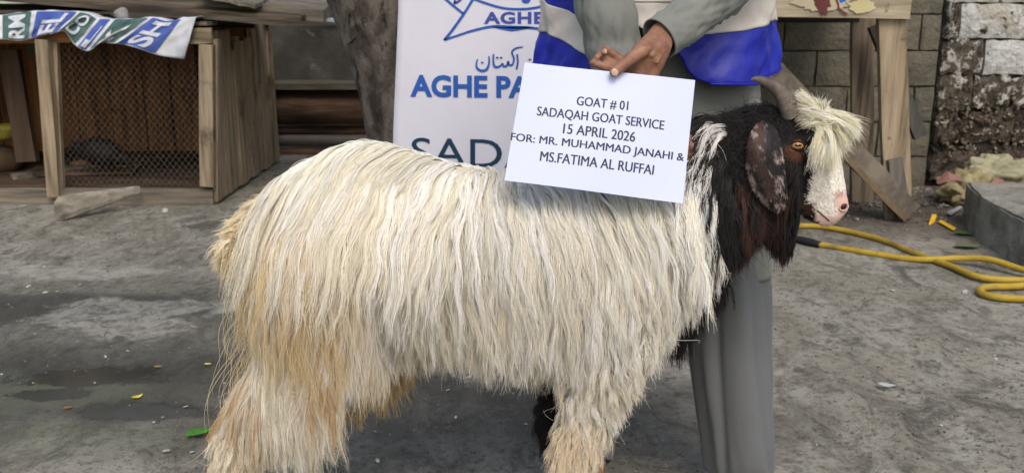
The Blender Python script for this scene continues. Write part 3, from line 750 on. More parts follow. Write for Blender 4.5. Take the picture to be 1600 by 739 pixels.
# ------------------------------------------------------------------ trestle table
def trestle():
    Ya = G(0, 343).y; Yb = G(0, 316).y
    root = thing('trestle_table', 'rough wooden trestle table with a paint splashed front board', 'table', (P(1400,340,Ya).x, Ya, 0))
    paint = wood('paint_splashed_board', [(134,124,108),(164,153,134),(180,170,150)], 'x', spots=[((86,80,70),6,.62,.05,1)])
    bx0, bx1 = P(1100,20,Ya-.03).x, P(1421,20,Ya-.03).x; zt = P(0,-34,Ya-.03).z
    b = plank('front_board', (bx0, Ya-.03, (P(0,-34,Ya).z+P(0,24,Ya).z)/2+.003), (bx1, Ya-.03, (P(0,-34,Ya).z+P(0,31,Ya).z)/2), (zt-P(0,28,Ya).z), .03, paint, root, side=Vector((0,0,1)), segs=8)
    # paint splashes: thin irregular films on the board
    def splash(name, cx, cy, rx, ry, m, seed, drip=None, dy=0):
        rr = random.Random(seed); pts = []
        for k in range(40):
            a = 2*math.pi*k/40; q = 1+.3*noise.noise((math.cos(a)*16+seed, math.sin(a)*16, 0))+.35*noise.noise((math.cos(a)*2+seed, math.sin(a)*2, 0))+.18*noise.noise((math.cos(a)*7+seed, math.sin(a)*7, 0))
            pts.append(P(cx+rx*q*math.cos(a), min(cy+ry*q*math.sin(a), 24), Ya-.052-dy))
        o = link(name, mesh(pts, [tuple(range(40))], name), m); par(o, root)
    maroon = mat('maroon_paint', [(84,44,42),(100,54,50)], 8, .7); yel = mat('pale_yellow_paint', [(182,172,128),(190,180,140)], 8, .6); bl = mat('blue_paint', [(30,92,180)], rough=.5); whp = mat('cream_paint', [(170,160,138),(180,170,150)], 9, .6)
    splash('paint_splash', 1283, 2, 44, 16, whp, 7); splash('paint_splash', 1284, 2, 13, 21, maroon, 3, dy=.0006)
    splash('paint_splash', 1346, 10, 20, 11, yel, 11); splash('paint_splash', 1316, -2, 6, 7, bl, 5, dy=.0006)
    stroke_on('paint_splash', [(1305,-4),(1309,6),(1311,14),(1318,20),(1324,23)], 3.4, lambda u, v: P(u, v, Ya-.053), maroon, root)
    # top boards behind the front one
    for k in range(6):
        y = Ya+.0+.02+k*.16
        plank('top_board', (bx0, y+.07, zt+.012), (bx1-.01*(k%3), y+.07, zt+.014), .15, .024, WOODGX, root, side=Vector((0,1,0)), segs=4)
    o = plank('under_rail', (bx0, Yb-.05, P(0,22,Yb).z), (bx1-.1, Yb-.05, P(0,22,Yb).z), .09, .04, WOODD, root, side=Vector((0,0,1)))
    # legs
    plank('leg', P(1392, 26, Ya+.012)+Vector((0,0,0)), (lambda p: Vector((p.x, Ya+.01, .0)))(P(1404, 342, Ya)), .137, .04, WOODZ, root, jit=.003, segs=6)
    plank('leg', P(1347, 26, Yb), (lambda p: Vector((p.x, Yb, .0)))(P(1346, 316, Yb)), .118, .04, wood('brown_leg', [(80,70,60),(116,103,88),(132,120,106)], 'z'), root, jit=.003, segs=6)
    for u in (1130,):
        plank('leg', P(u, 26, Ya+.012), (lambda p: Vector((p.x, Ya+.01, .0)))(P(u-6, 342, Ya)), .13, .04, WOODZ, root, jit=.003, segs=6)
        plank('leg', P(u+40, 26, Yb), (lambda p: Vector((p.x, Yb, .0)))(P(u+40, 316, Yb)), .118, .04, WOODZ, root, jit=.003, segs=6)
    plank('brace', P(1366, 40, Ya+.3), P(1438, 214, Ya+.22), .07, .04, wood('dark_brace',[(52,50,48),(78,76,74)],'z'), root)
    # side patch of grey wood nailed to the leg, the long diagonal prop
    plank('patch_board', P(1398, 248, Ya-.025), P(1412, 338, Ya-.03), .075, .022, wood('split_grey_wood',[(84,82,78),(118,114,108)],'z'), root, jit=.006)
    plank('patch_board', P(1385, 292, Ya-.0), P(1393, 342, Ya-.0), .05, .03, WOODZ, root)
    bm = None
    a, c = P(1204, 106, Ya+.10), P(1424, 332, Ya-.075); 
    plank('diagonal_prop', a, c, .105, .04, wood('grey_prop',[(72,66,60),(100,93,84),(120,112,101)],'xz'), root, side=Vector((1,0,1)), jit=.004, segs=8)
    plank('diagonal_prop_edge', a+Vector((-.028,-.016,-.034)), c+Vector((-.034,-.016,-.034)), .028, .036, wood('raw_split_edge',[(90,76,60),(118,100,78)],'xz'), root, side=Vector((1,0,1)), jit=.004, segs=8)
    # pale board leaning low between the legs
    o = plank('leaning_board', P(1300, 268, WALLY-.1), P(1378, 274, WALLY-.1), .2, .025, wood('dusty_board',[(96,92,84),(122,118,108)],'x'), None, side=Vector((0,0,1)))
    tag(o, 'dusty grey board leaning on the block wall between the trestle legs', 'board')
trestle()

# ------------------------------------------------------------------ concrete slab block, tarp, small scraps
def slab_block():
    m = mat('rough_concrete', [(116,114,108),(142,140,132),(158,156,148)], 6, .92, 1.0, 26, bdist=.03, spots=[((150,146,136),12,.64,.06)])
    zt = .2
    pts = [G(1530,308,zt), G(1556,304,zt)+Vector((0,.1,0)), G(1700,330,zt)+Vector((0,.35,0)), G(1700,398,zt), G(1600,352,zt), G(1565,328,zt)]
    fl = G(1522,376); fr = G(1600,424)
    top = [Vector((fl.x+.03, fl.y+.02, zt)), Vector((fl.x+.13, fl.y+.42, zt)), Vector((fl.x+1.0, fl.y+.42, zt)), Vector((fr.x+.45, fr.y-.42+.12, zt)), Vector((fr.x+.02, fr.y+.02, zt))]
    bm = bmesh.new(); vt = [bm.verts.new(p) for p in top]; vb = [bm.verts.new(Vector((p.x-.02 if i in (0,4) else p.x, p.y-.02, -.02))) for i, p in enumerate(top)]
    bm.faces.new(vt); bm.faces.new(vb[::-1])
    for i in range(5): bm.faces.new((vt[i], vt[(i+1)%5], vb[(i+1)%5], vb[i]))
    bmesh.ops.bevel(bm, geom=bm.edges[:], offset=.012, segments=2, affect='EDGES')
    bmesh.ops.triangulate(bm, faces=bm.faces[:])
    for _ in range(3): bmesh.ops.subdivide_edges(bm, edges=[e for e in bm.edges if e.calc_length() > .05], cuts=1, use_grid_fill=True)
    for v in bm.verts: v.co += Vector([noise.noise(v.co*14+Vector((k*7,0,0)))*.008 for k in range(3)])
    o = link('concrete_block', bm_mesh(bm, 'concrete_block'), m, smooth=False); tag(o, 'rough grey concrete block at the right edge beside the crumpled tarp', 'block')
slab_block()
def tarp():
    m = mat('dirty_yellow_tarp', [(112,102,74),(140,130,98),(156,148,118)], 6, .7, .5, 30, spots=[((96,78,52),7,.58,.08)], bdist=.01)
    m2 = mat('pale_green_tarp', [(134,132,108),(160,156,130)], 6, .7, .5, 30, bdist=.01)
    pk = mat('faded_pink_plastic', [(128,92,86),(146,108,100)], 8, .65, .4, 30)
    def crumple(name, centre, size, m, seed, lab, cat):
        bm = bmesh.new(); bmesh.ops.create_icosphere(bm, subdivisions=5, radius=1)
        for v in bm.verts:
            p = v.co.copy(); q = p*1.5+Vector((seed*3.1,0,0))
            k = 1+.42*(abs(noise.noise(q))*1.6-.4)+.22*(abs(noise.noise(q*2.3))-.25)+.08*noise.noise(q*6)
            v.co = Vector((centre[0]+p.x*size[0]*k, centre[1]+p.y*size[1]*k, max(.002, centre[2]+p.z*size[2]*k)))
        o = link(name, bm_mesh(bm, name), m, smooth=True); return tag(o, lab, cat, 'crumpled sacking by the wall')
    c = G(1512, 318); crumple('crumpled_tarp', (c.x, c.y, .07), (.155,.12,.115), m, 1, 'crumpled mustard yellow sack with a pink corner by the wall', 'sack')
    c = G(1568, 306); crumple('crumpled_tarp', (c.x-.04, c.y+.05, .10), (.21,.10,.125), m2, 4, 'crumpled pale green sheet behind the concrete block', 'sheet')
    c = G(1615, 300); crumple('crumpled_tarp', (c.x, c.y, .10), (.16,.10,.12), pk, 9, 'faded pink sheet at the right edge on the tarp heap', 'sheet')
    c = G(1545, 312); crumple('crumpled_tarp', (c.x, c.y, .055), (.14,.08,.055), pk, 6, 'faded pink plastic between the two crumpled sacks', 'plastic')
    o = solid_poly('pink_flap', [P(1466,288,5.02), P(1482,270,5.05), P(1500,277,5.08), P(1508,283,5.04), P(1484,282,5.0)], Vector((0,.03,.004)), pk); tag(o, 'pink flap folded over the mustard sack', 'plastic')
tarp()
def scraps():
    y = mat('yellow_plastic', [(206,164,30),(222,184,50)], 8, .5)
    o = solid_poly('yellow_strip', [G(1466,347,.01), G(1470,344,.012), G(1494,357,.01), G(1490,361,.01)], Vector((0,0,.003)), y); tag(o, 'flat yellow plastic strip on the dirt near the trestle', 'plastic strip')
    f = solid_poly('yellow_scrap', [G(1452,352,.003), G(1460,348,.003), P(1464,337,G(0,345).y), P(1458,336,G(0,345).y)], Vector((0,.01,.003)), y); tag(f, 'folded yellow plastic scrap standing next to the yellow strip', 'plastic scrap')
    w_ = solid_poly('grey_scrap', [G(1478,334,.01), G(1500,323,.015), G(1504,325,.01), G(1486,337,.01)], Vector((0,0,.006)), mat('grey_scrap', [(140,140,142)], rough=.7)); tag(w_, 'thin grey scrap on the soil before the mustard sack', 'scrap')
    gr = mat('leaf_litter_green', [(84,110,50),(104,128,66)], 20, .5, .5, 60)
    def leaf(u, v, L, ang, m, lab, curl=.3, group=None):
        c = G(u, v, .006); d = Vector((math.cos(ang), math.sin(ang), 0)); s = Vector((-d.y, d.x, 0)); vs = []; fs = []
        n = 8
        for i in range(n+1):
            t = i/n; wv = L*.28*math.sin(math.pi*t**.8)+.0004
            for k in (-1, 0, 1): vs.append(c+d*(t-.5)*L+s*k*wv+Vector((0,0,.002+curl*L*(t-.5)**2+abs(k)*wv*.35)))
        for i in range(n):
            for k in range(2): a = i*3+k; fs.append((a, a+1, a+4, a+3))
        me = mesh(vs, fs, 'leaf'); bm = bmesh.new(); bm.from_mesh(me); bmesh.ops.solidify(bm, geom=bm.faces[:], thickness=.0006); bm.to_mesh(me); bm.free()
        o = link('leaf', me, m, smooth=True); return tag(o, lab, 'leaf', group)
    leaf(1508, 367, .11, -.3, gr, 'green leaf on the soil left of the concrete block')
    leaf(1512, 387, .13, .1, mat('pale_green_leaf', [(112,124,92)], rough=.6), 'pale dry green leaf flat between block and hose')
    bg_ = mat('bright_leaf', [(58,116,36),(88,150,50)], 30, .45, .4, 60)
    leaf(6, 306, .16, .2, bg_, 'bright green leaf at the left edge below the coop', .2)
    leaf(312, 678, .075, .6, bg_, 'bright green leaf beside the goat hind leg', .3)
    yl = mat('yellow_petal', [(206,190,80),(222,208,110)], 30, .6)
    leaf(215, 622, .035, .9, yl, 'small bright yellow leaf on the damp ground', .8)
    leaf(247, 574, .026, .2, mat('tan_leaf', [(150,130,80)], rough=.7), 'small tan leaf above the bright yellow one', .4)
    leaf(325, 570, .022, .1, yl, 'tiny yellow leaf just left of the goat thigh', .4)
    leaf(107, 638, .026, .4, mat('orange_leaf', [(150,104,66)], rough=.7), 'small orange brown leaf on the damp ground', .3)
    leaf(1385, 604, .05, -.3, mat('white_petal', [(190,190,188)], rough=.6), 'pale curled scrap alone on the ground at lower right', .5)
    leaf(1594, 421, .05, .9, yl, 'small yellow leaf below the concrete block', .5)
scraps()
def litter():
    rr = random.Random(12); m = mat('pale_scrap', [(150,148,142),(190,188,182)], 60, .8)
    bases = []
    for s in range(5):
        bm = bmesh.new(); bmesh.ops.create_icosphere(bm, subdivisions=1, radius=1)
        for v in bm.verts: v.co = Vector((v.co.x*1.3, v.co.y, v.co.z*.45))*(1+.4*noise.noise(v.co*1.5+Vector((s*5,0,0))))
        me = bm_mesh(bm, 'litter_flake'); me.materials.append(m); bases.append(me)
    spots = [(72,458,9),(258,331,11),(147,600,7),(260,706,14),(200,637,7),(240,660,6),(300,707,9),(55,522,6),(290,636,8),(585,555,7),(700,610,7),(733,590,9),(590,720,8),(1395,455,8),(1508,457,9),(90,456,6),(45,448,6),(165,558,4),(350,600,6)]
    for k in range(90):
        u = rr.uniform(0, 1600); v = rr.uniform(335, 735) if u < 1150 else rr.uniform(345, 735)
        spots.append((u, v, rr.choice([2,2.5,3,3,4,5])))
    for u, v, s in spots:
        p = G(u, v); sc = s*.5/1500*p.y*1.5
        o = bpy.data.objects.new('litter_flake', rr.choice(bases)); COL.objects.link(o); o.location = (p.x, p.y, sc*.25); o.scale = (sc*.8, sc*.7, sc*.6); o.rotation_euler = (rr.uniform(-.4,.4), rr.uniform(-.4,.4), rr.uniform(0,6))
        tag(o, 'tiny pale flake of litter lying on the grey ground', 'litter', 'pale flakes of litter scattered on the ground')
    # gravel: grains too many to count
    rg = np.random.default_rng(21); n = 6500; oc = np.array([(1,0,0),(-1,0,0),(0,1,0),(0,-1,0),(0,0,1),(0,0,-1)], float)
    of = np.array([(0,2,4),(2,1,4),(1,3,4),(3,0,4),(2,0,5),(1,2,5),(3,1,5),(0,3,5)])
    pos = np.zeros((n,3)); r = np.zeros(n)
    for k in range(n):
        if k < 3600: p = G(rg.uniform(-60,1660), rg.uniform(325, 760)); r[k] = rg.choice([.0015,.002,.003,.004])
        else: p = Vector((rg.uniform(.9,4.2), WALLY-abs(rg.normal(0,.42))-.02, 0)); r[k] = rg.choice([.004,.006,.009,.014,.02], p=[.35,.3,.2,.1,.05])
        pos[k] = (p.x, p.y, r[k]*.3)
    v = oc[None]*(r[:,None,None])*rg.uniform(.6,1.5,(n,6,1))*np.array([1.3,1,.7]); an = rg.uniform(0,6.28,n); c, s_ = np.cos(an)[:,None], np.sin(an)[:,None]
    v = np.stack([v[...,0]*c-v[...,1]*s_, v[...,0]*s_+v[...,1]*c, v[...,2]], 2) + pos[:,None,:]
    f = (of[None]+6*np.arange(n)[:,None,None]).reshape(-1,3)
    o = link('gravel', mesh(v.reshape(-1,3), [tuple(int(i) for i in q) for q in f], 'gravel'), mat('grit', [(64,60,56),(100,96,90),(130,126,120)], 50, .9)); o['kind'] = 'stuff'
litter()
def hose():
    y = mat('yellow_hose_rubber', [(158,132,44),(176,150,56)], 7, .55, .4, 60, spots=[((126,108,62),6,.54,.12),((104,92,66),30,.62,.06)])
    r = .0138
    g = lambda u, v, k=1: G(u, v+3, r)+Vector((0,0,(k-1)*r*1.9))
    root = thing('garden_hose', 'yellow rubber hose looped on the ground behind the goat', 'hose', G(1400,390))
    tube('hose_pipe', [g(1278,379),g(1350,391),g(1430,402),g(1500,406,1.6),g(1545,412,2),g(1600,424,1.5),g(1680,440),g(1720,452),g(1690,463),g(1620,464),g(1565,462),g(1536,456),g(1532,449),g(1548,445),g(1600,443),g(1680,436,1.8),g(1720,424,2),g(1650,436,1.4),
                       g(1590,435),g(1530,430),g(1488,414),g(1430,393),g(1370,370),g(1300,354),g(1255,350),g(1180,352),g(1100,362)], r, y, root, n=12, sub=8)
    tube('hose_fitting', [g(1244,372)+Vector((0,0,.004)), g(1262,376)+Vector((0,0,.004)), g(1281,380)+Vector((0,0,.002))], [.017,.019,.017], mat('black_rubber', [(34,34,36)], rough=.6), root, n=12)
hose()

# ================================================================== GOAT
YG = 1.75
def W(u, v, dy=0.0):
    """point of the goat: side-view position on its middle plane, then moved sideways by dy"""
    p = P(u, v, YG); return Vector((p.x, YG+dy, p.z))
goat = thing('goat', 'long haired cream white goat with black neck and head, floppy ear and curved horn', 'goat', (W(700,500).x, YG, 0))
def gz0(u, dy): p = W(u, 600); return Vector((p.x, YG+dy, 0))
def goat_body():
    L = []
    A = L.append
    A([(W(506,346), (.106,.115,.116)), (W(575,330), (.13,.12,.130))])
    A([(W(575,330), (.13,.12,.130)), (W(690,362), (.13,.125,.130))])
    A([(W(690,362), (.13,.125,.130)), (W(830,400), (.15,.145,.142))])
    A([(W(830,400), (.15,.145,.142)), (W(960,400), (.13,.13,.145))])
    A([(W(960,390), (.13,.12,.14)), (W(1030,360), (.09,.09,.12))])
    A([(W(975,425), (.12,.11,.11)), (W(996,415), .078)])
    A([(W(1030,350), .115), (W(1070,320), .10), (W(1010,380), .075)])
    A([(W(1070,325), .105), (W(1125,265), .085)]); A([(W(1125,265), .085), (W(1185,228), .066)])
    # head
    A([(W(1192,226), (.055,.052,.055)), (W(1228,212), (.048,.050,.050)), (W(1240,245), (.05,.046,.05))])
    A([(W(1228,212), (.046,.048,.048)), (W(1266,205), (.036,.036,.038)), (W(1282,240), (.034,.034,.034)), (W(1240,250), (.045,.044,.045))])
    A([(W(1282,238), (.034,.032,.034)), (W(1300,300), (.026,.026,.026)), (W(1262,290), (.030,.028,.03)), (W(1238,262), .04)])
    A([(W(1300,300), (.026,.025,.026)), (W(1307,322), (.0235,.023,.022)), (W(1300,340), (.015,.018,.014)), (W(1278,318), .022)])
    A([(W(1240,290), (.03,.028,.03)), (W(1222,265), .045), (W(1272,332), (.018,.018,.016))])
    A([(W(1268,334), (.018,.017,.014)), (W(1291,349), (.012,.013,.008))])          # lower jaw
    for s in (-1, 1):
        A([(W(1249,218,s*.040), (.018,.010,.012)), (W(1268,214,s*.036), (.012,.01,.01))])      # brow
        A([(W(1238,300,s*.018), .024), (W(1215,250,s*.03), .035)])
    # tail
    A([(W(424,352), .034), (W(388,376), .028)]); A([(W(460,345), .06), (W(424,350), .036)])
    # hind legs
    def leg(pts):
        for a, b in zip(pts[:-1], pts[1:]): A([a, b])
    s = -.085
    leg([(W(510,400,s), .095), (W(520,500,s), .080), (W(468,585,s), .05), (W(392,650,s*1.05), .034), (W(384,700,s*1.05), .026), (gz0(388,s*1.05)+Vector((0,0,.09)), .018), (gz0(384,s*1.05)+Vector((0,0,.045)), .022)])
    s = .09
    leg([(W(520,400,s), .10), (W(555,510,s), .075), (W(520,590,s), .045), (W(462,650,s), .026), (gz0(470,s)+Vector((0,0,.1)), .018), (gz0(480,s)+Vector((0,0,.045)), .021)])
    # front legs
    s = -.075
    leg([(W(970,430,s), .085), (W(938,540,s), .052), (W(904,640,s), .036), (W(888,690,s), .033), (W(882,740,s), .021), (gz0(882,s)+Vector((0,0,.09)), .019), (gz0(886,s)+Vector((0,0,.045)), .023)])
    s = .08
    leg([(W(985,430,s), .085), (W(930,560,s), .05), (W(880,640,s), .034), (W(872,672,s), .028), (W(892,740,s), .019), (gz0(895,s)+Vector((0,0,.09)), .018), (gz0(900,s)+Vector((0,0,.045)), .022)])
    return organic('body', L, .0075, 5, .5)
# where the coat is which colour (side-view photo coordinates of the goat)
def black_line(v):  return np.interp(v, [150,190,230,270,300,350,400,440,520], [1000,1030,1048,1070,1094,1114,1120,1112,1095])
BLK = (20,17,19); BRN = (58,36,28); CRM = (233,228,215); WHT = (241,239,236); TAN = (214,194,154); DTAN = (184,156,110); PNK = (214,182,172)
def head_colour(u, v):
    """short-haired colours of the face"""
    n = noise.noise(Vector((u*.06, v*.06, 3)))*8
    f = np.interp(v, [190,240,262,300,330,350], [1300,1296,1278,1264,1268,1280])  # white to the right of this
    if u > f+n: 
        if v > 300 and u > 1306 and v > 300: return PNK
        if v > 336 and u > 1268: return (214,186,178)
        return (240,236,230)
    if abs(u-1272) < 14 and abs(v-322) < 14: return (70,42,34)
    if abs(u-1240) < 16 and abs(v-236) < 11: return (84,50,34)
    return BLK
def coat_colour(u, v, y, rnd):
    if u > 1150 and v < 370 and u > 1225: return head_colour(u, v)
    if u > black_line(v) + rnd.normal(0, 5):
        if 1085 < u < 1118 and 222 < v < 305 and rnd.random() < .75: return WHT
        if 1150 < u < 1232 and v > 288 and rnd.random() < .6: return BRN
        return BLK
    return None
body_me = goat_body()
def paint_body():
    ca = body_me.color_attributes.new('coat', 'FLOAT_COLOR', 'POINT'); rnd = np.random.default_rng(3)
    cols = []
    for vt in body_me.vertices:
        u, v = pix(vt.co, min(vt.co.y, YG))
        c = coat_colour(u, v, vt.co.y, rnd)
        if c is None: c = (206,192,168) if not (vt.co.y > YG+.04 and 840 < u < 960 and v > 590) else BLK
        cols += [*lin(c), 1]
    ca.data.foreach_set('color', cols)
paint_body()
def attr_mat(name, attr, rough=.7, spec=.3, bump=0, mul=None):
    m = bpy.data.materials.new(name); m.use_nodes = True; nt = m.node_tree; b = nt.nodes['Principled BSDF']
    a = _n(nt, 'ShaderNodeAttribute', attribute_name=attr); nt.links.new(a.outputs['Color'], b.inputs['Base Color'])
    b.inputs['Roughness'].default_value = rough; b.inputs['Specular IOR Level'].default_value = spec
    if bump:
        no = _n(nt, 'ShaderNodeTexNoise'); no.inputs['Scale'].default_value = 160; no.inputs['Detail'].default_value = 8
        g = _n(nt, 'ShaderNodeNewGeometry'); nt.links.new(g.outputs['Position'], no.inputs['Vector'])
        bp = _n(nt, 'ShaderNodeBump'); bp.inputs['Strength'].default_value = bump; bp.inputs['Distance'].default_value = .003
        nt.links.new(no.outputs[0], bp.inputs['Height']); nt.links.new(bp.outputs[0], b.inputs['Normal'])
    return m
SKIN = attr_mat('goat_skin_and_coat', 'coat', .75, .25, .5)
gb = link('body', body_me, SKIN, smooth=True); par(gb, goat)

# ---- hair
def strands(name, pts, cols, rad, m, parent):
    """pts (N,K,3), cols (N,K,3) linear, rad (N,K)"""
    N, K, _ = pts.shape
    hc = bpy.data.hair_curves.new(name); hc.add_curves([K]*N)
    hc.attributes['position'].data.foreach_set('vector', pts.astype(np.float32).ravel())
    ra = hc.attributes.get('radius') or hc.attributes.new('radius', 'FLOAT', 'POINT')
    ra.data.foreach_set('value', rad.astype(np.float32).ravel())
    ca = hc.attributes.new('coat', 'FLOAT_COLOR', 'POINT')
    ca.data.foreach_set('color', np.concatenate([cols, np.ones((N, K, 1))], 2).astype(np.float32).ravel())
    o = bpy.data.objects.new(name, hc); COL.objects.link(o); hc.materials.append(m); par(o, parent); return o
FUR = attr_mat('goat_long_hair', 'coat', .55, .35)
FURB = attr_mat('goat_dark_hair', 'coat', .5, .35)
LINC = lambda c: np.array(lin(c))

def mesh_arrays(me):
    nv = len(me.vertices); co = np.empty(nv*3, np.float32); me.vertices.foreach_get('co', co); co = co.reshape(-1, 3)
    me.calc_loop_triangles(); nt_ = len(me.loop_triangles); tr = np.empty(nt_*3, np.int32); me.loop_triangles.foreach_get('vertices', tr); return co.astype(float), tr.reshape(-1, 3)
BCO, BTR = mesh_arrays(body_me)
BT = BVHTree.FromPolygons([tuple(c) for c in BCO], [tuple(t) for t in BTR])
TA, TB, TC = BCO[BTR[:,0]], BCO[BTR[:,1]], BCO[BTR[:,2]]
TN = np.cross(TB-TA, TC-TA); TAREA = np.linalg.norm(TN, axis=1)/2; TN = TN/(2*TAREA[:,None]+1e-12)
TCEN = (TA+TB+TC)/3
def pixn(p, Y=None):
    X, Z = p[...,0], p[...,2]-H; Yv = p[...,1] if Y is None else Y
    zc = Yv*cP - Z*sP; yc = Yv*sP + Z*cP
    return 800+FPX*X/zc, 369.5-FPX*yc/zc
def pixg(p): return pixn(p, np.minimum(p[...,1], YG))
TU, TV = pixg(TCEN)
def sample(weight, n, rng):
    w_ = TAREA*weight; w_ = w_/w_.sum(); idx = rng.choice(len(w_), n, p=w_)
    r1, r2 = np.sqrt(rng.random(n)), rng.random(n)
    p = TA[idx]*(1-r1)[:,None] + TB[idx]*(r1*(1-r2))[:,None] + TC[idx]*(r1*r2)[:,None]
    return p, TN[idx]
def region(u, v, y):
    """1 long coat, 2 dark neck, 3 face, 4 lower legs, 5 tail"""
    r = np.ones(len(u), int)
    r[u > black_line(v)] = 2
    r[(u > 1222) & (v < 372)] = 3
    r[(v > 655) & (u < 480)] = 4
    r[(v > 640) & (u > 780)] = 4
    r[(u < 424) & (v < 430)] = 5
    return r
TR = region(TU, TV, TCEN[:,1])
NEAR = np.where(TCEN[:,1] < YG+.02, 1.0, .28)
def smooth_field(p, sc, seed):
    return np.array([[noise.noise(Vector((x*sc, y*sc, z*sc))+Vector((seed, k*11, 0))) for k in range(3)] for x, y, z in p])
def guides(roots, normals, length, flow, K, rng, grav=.35, lift=.5, off=.01, wave=.006, wlen=.07, coh=None):
    """trace hair down over the body; all arrays per guide"""
    n = len(roots); P_ = np.zeros((n, K, 3)); P_[:,0] = roots
    d = normals*lift + flow; d /= np.linalg.norm(d, axis=1)[:,None]
    step = (length/(K-1))[:,None]; ph = rng.random(n)*6.28; ph2 = rng.random(n)*6.28; wl = wlen*rng.uniform(.7,1.5,n); am = wave*rng.uniform(.3,1.5,n)
    cur = roots.copy(); G_ = np.array([0,0,-1.0]); offs = np.broadcast_to(off, (n,))
    if coh is not None: ph = coh*7+rng.normal(0,.5,n); am = wave*rng.uniform(.6,1.3,n); wl = wlen*(1+.25*np.sin(coh*9))
    for k in range(1, K):
        t = k/(K-1); g = grav if np.isscalar(grav) else grav
        d = d + (G_*g + flow*.22*(1-t)); d /= np.linalg.norm(d, axis=1)[:,None]
        s = (k*step[:,0])
        side = np.cross(d, normals); side /= (np.linalg.norm(side, axis=1)[:,None]+1e-9)
        wv = am*np.cos(s/wl*6.28+ph)*6.28/wl*t**.5
        nxt = cur + d*step + side*(wv[:,None]*step)
        for i in range(n):
            q, nn, _, dist = BT.find_nearest(nxt[i])
            if q is None: continue
            q = np.array(q); nn = np.array(nn); sg = float(np.dot(nxt[i]-q, nn)); need = offs[i]*min(1, .25+t*2)
            if sg < need:
                if sg > -0.05: nxt[i] = q + nn*need
        d2 = nxt-cur; l = np.linalg.norm(d2, axis=1)[:,None]+1e-9; d = .5*d + .5*(d2/l - side*(wv[:,None])*.8); d /= np.linalg.norm(d, axis=1)[:,None]
        cur = cur + d2/l*step; P_[:,k] = cur
    return P_
def children(gp, groots, croots, K, rng, clump=.8, frizz=.004, lenvar=(.72,1.0), kdspread=1, cpow=1.3, fly=.04, sub=0, subc=.75):
    kd = kdtree.KDTree(len(groots))
    for i, g in enumerate(groots): kd.insert(g, i)
    kd.balance(); n = len(croots); gi = np.empty(n, int)
    for i, c in enumerate(croots): gi[i] = kd.find(c)[1]
    t = np.linspace(0, 1, K)[None,:,None]
    lv = rng.uniform(*lenvar, n); tt = np.linspace(0, 1, K)[None,:]*lv[:,None]*(K-1)
    i0 = np.minimum(tt.astype(int), K-2); f = (tt-i0)[...,None]
    g = gp[gi]; ar = np.arange(n)[:,None]
    gg = g[ar, i0]*(1-f) + g[ar, i0+1]*f
    off = (croots-groots[gi])[:,None,:]
    cl = np.clip(clump*rng.uniform(.75,1.15,n), 0, .97)[:,None,None]
    cl = np.where((rng.random(n) < fly)[:,None,None], .1, cl)
    out = gg + off*(1-cl*np.clip(t*1.6,0,1)**cpow)
    a = rng.normal(0,1,(n,3))[:,None,:]; b = rng.normal(0,1,(n,3))[:,None,:]; p1 = rng.random(n)[:,None,None]*6.28
    out += frizz*(a*np.sin(t*5+p1)*t*.6 + b*np.sin(t*11+p1*2)*t*.25 + a*t**2*.35)*np.where((rng.random(n) < fly)[:,None,None], 3.0, 1)
    if sub:
        nl = max(4, n//sub); li = rng.choice(n, nl, replace=False); kd2 = kdtree.KDTree(nl)
        for i, j in enumerate(li): kd2.insert(croots[j], i)
        kd2.balance(); lj = np.array([li[kd2.find(c)[1]] for c in croots]); same = gi[lj] == gi
        k2 = (subc*rng.uniform(.5,1.1,n)*np.where(same, 1, .0))[:,None,None]*np.clip(t*2.2,0,1)
        out = out*(1-k2) + out[lj]*k2
    out[:,0] = croots
    return out, gi
def taper(n, K, r, rng, tip=.25): 
    t = np.linspace(0, 1, K)[None,:]; return r*rng.uniform(.7,1.25,n)[:,None]*np.where(t < .6, 1, 1-(1-tip)*(t-.6)/.4)

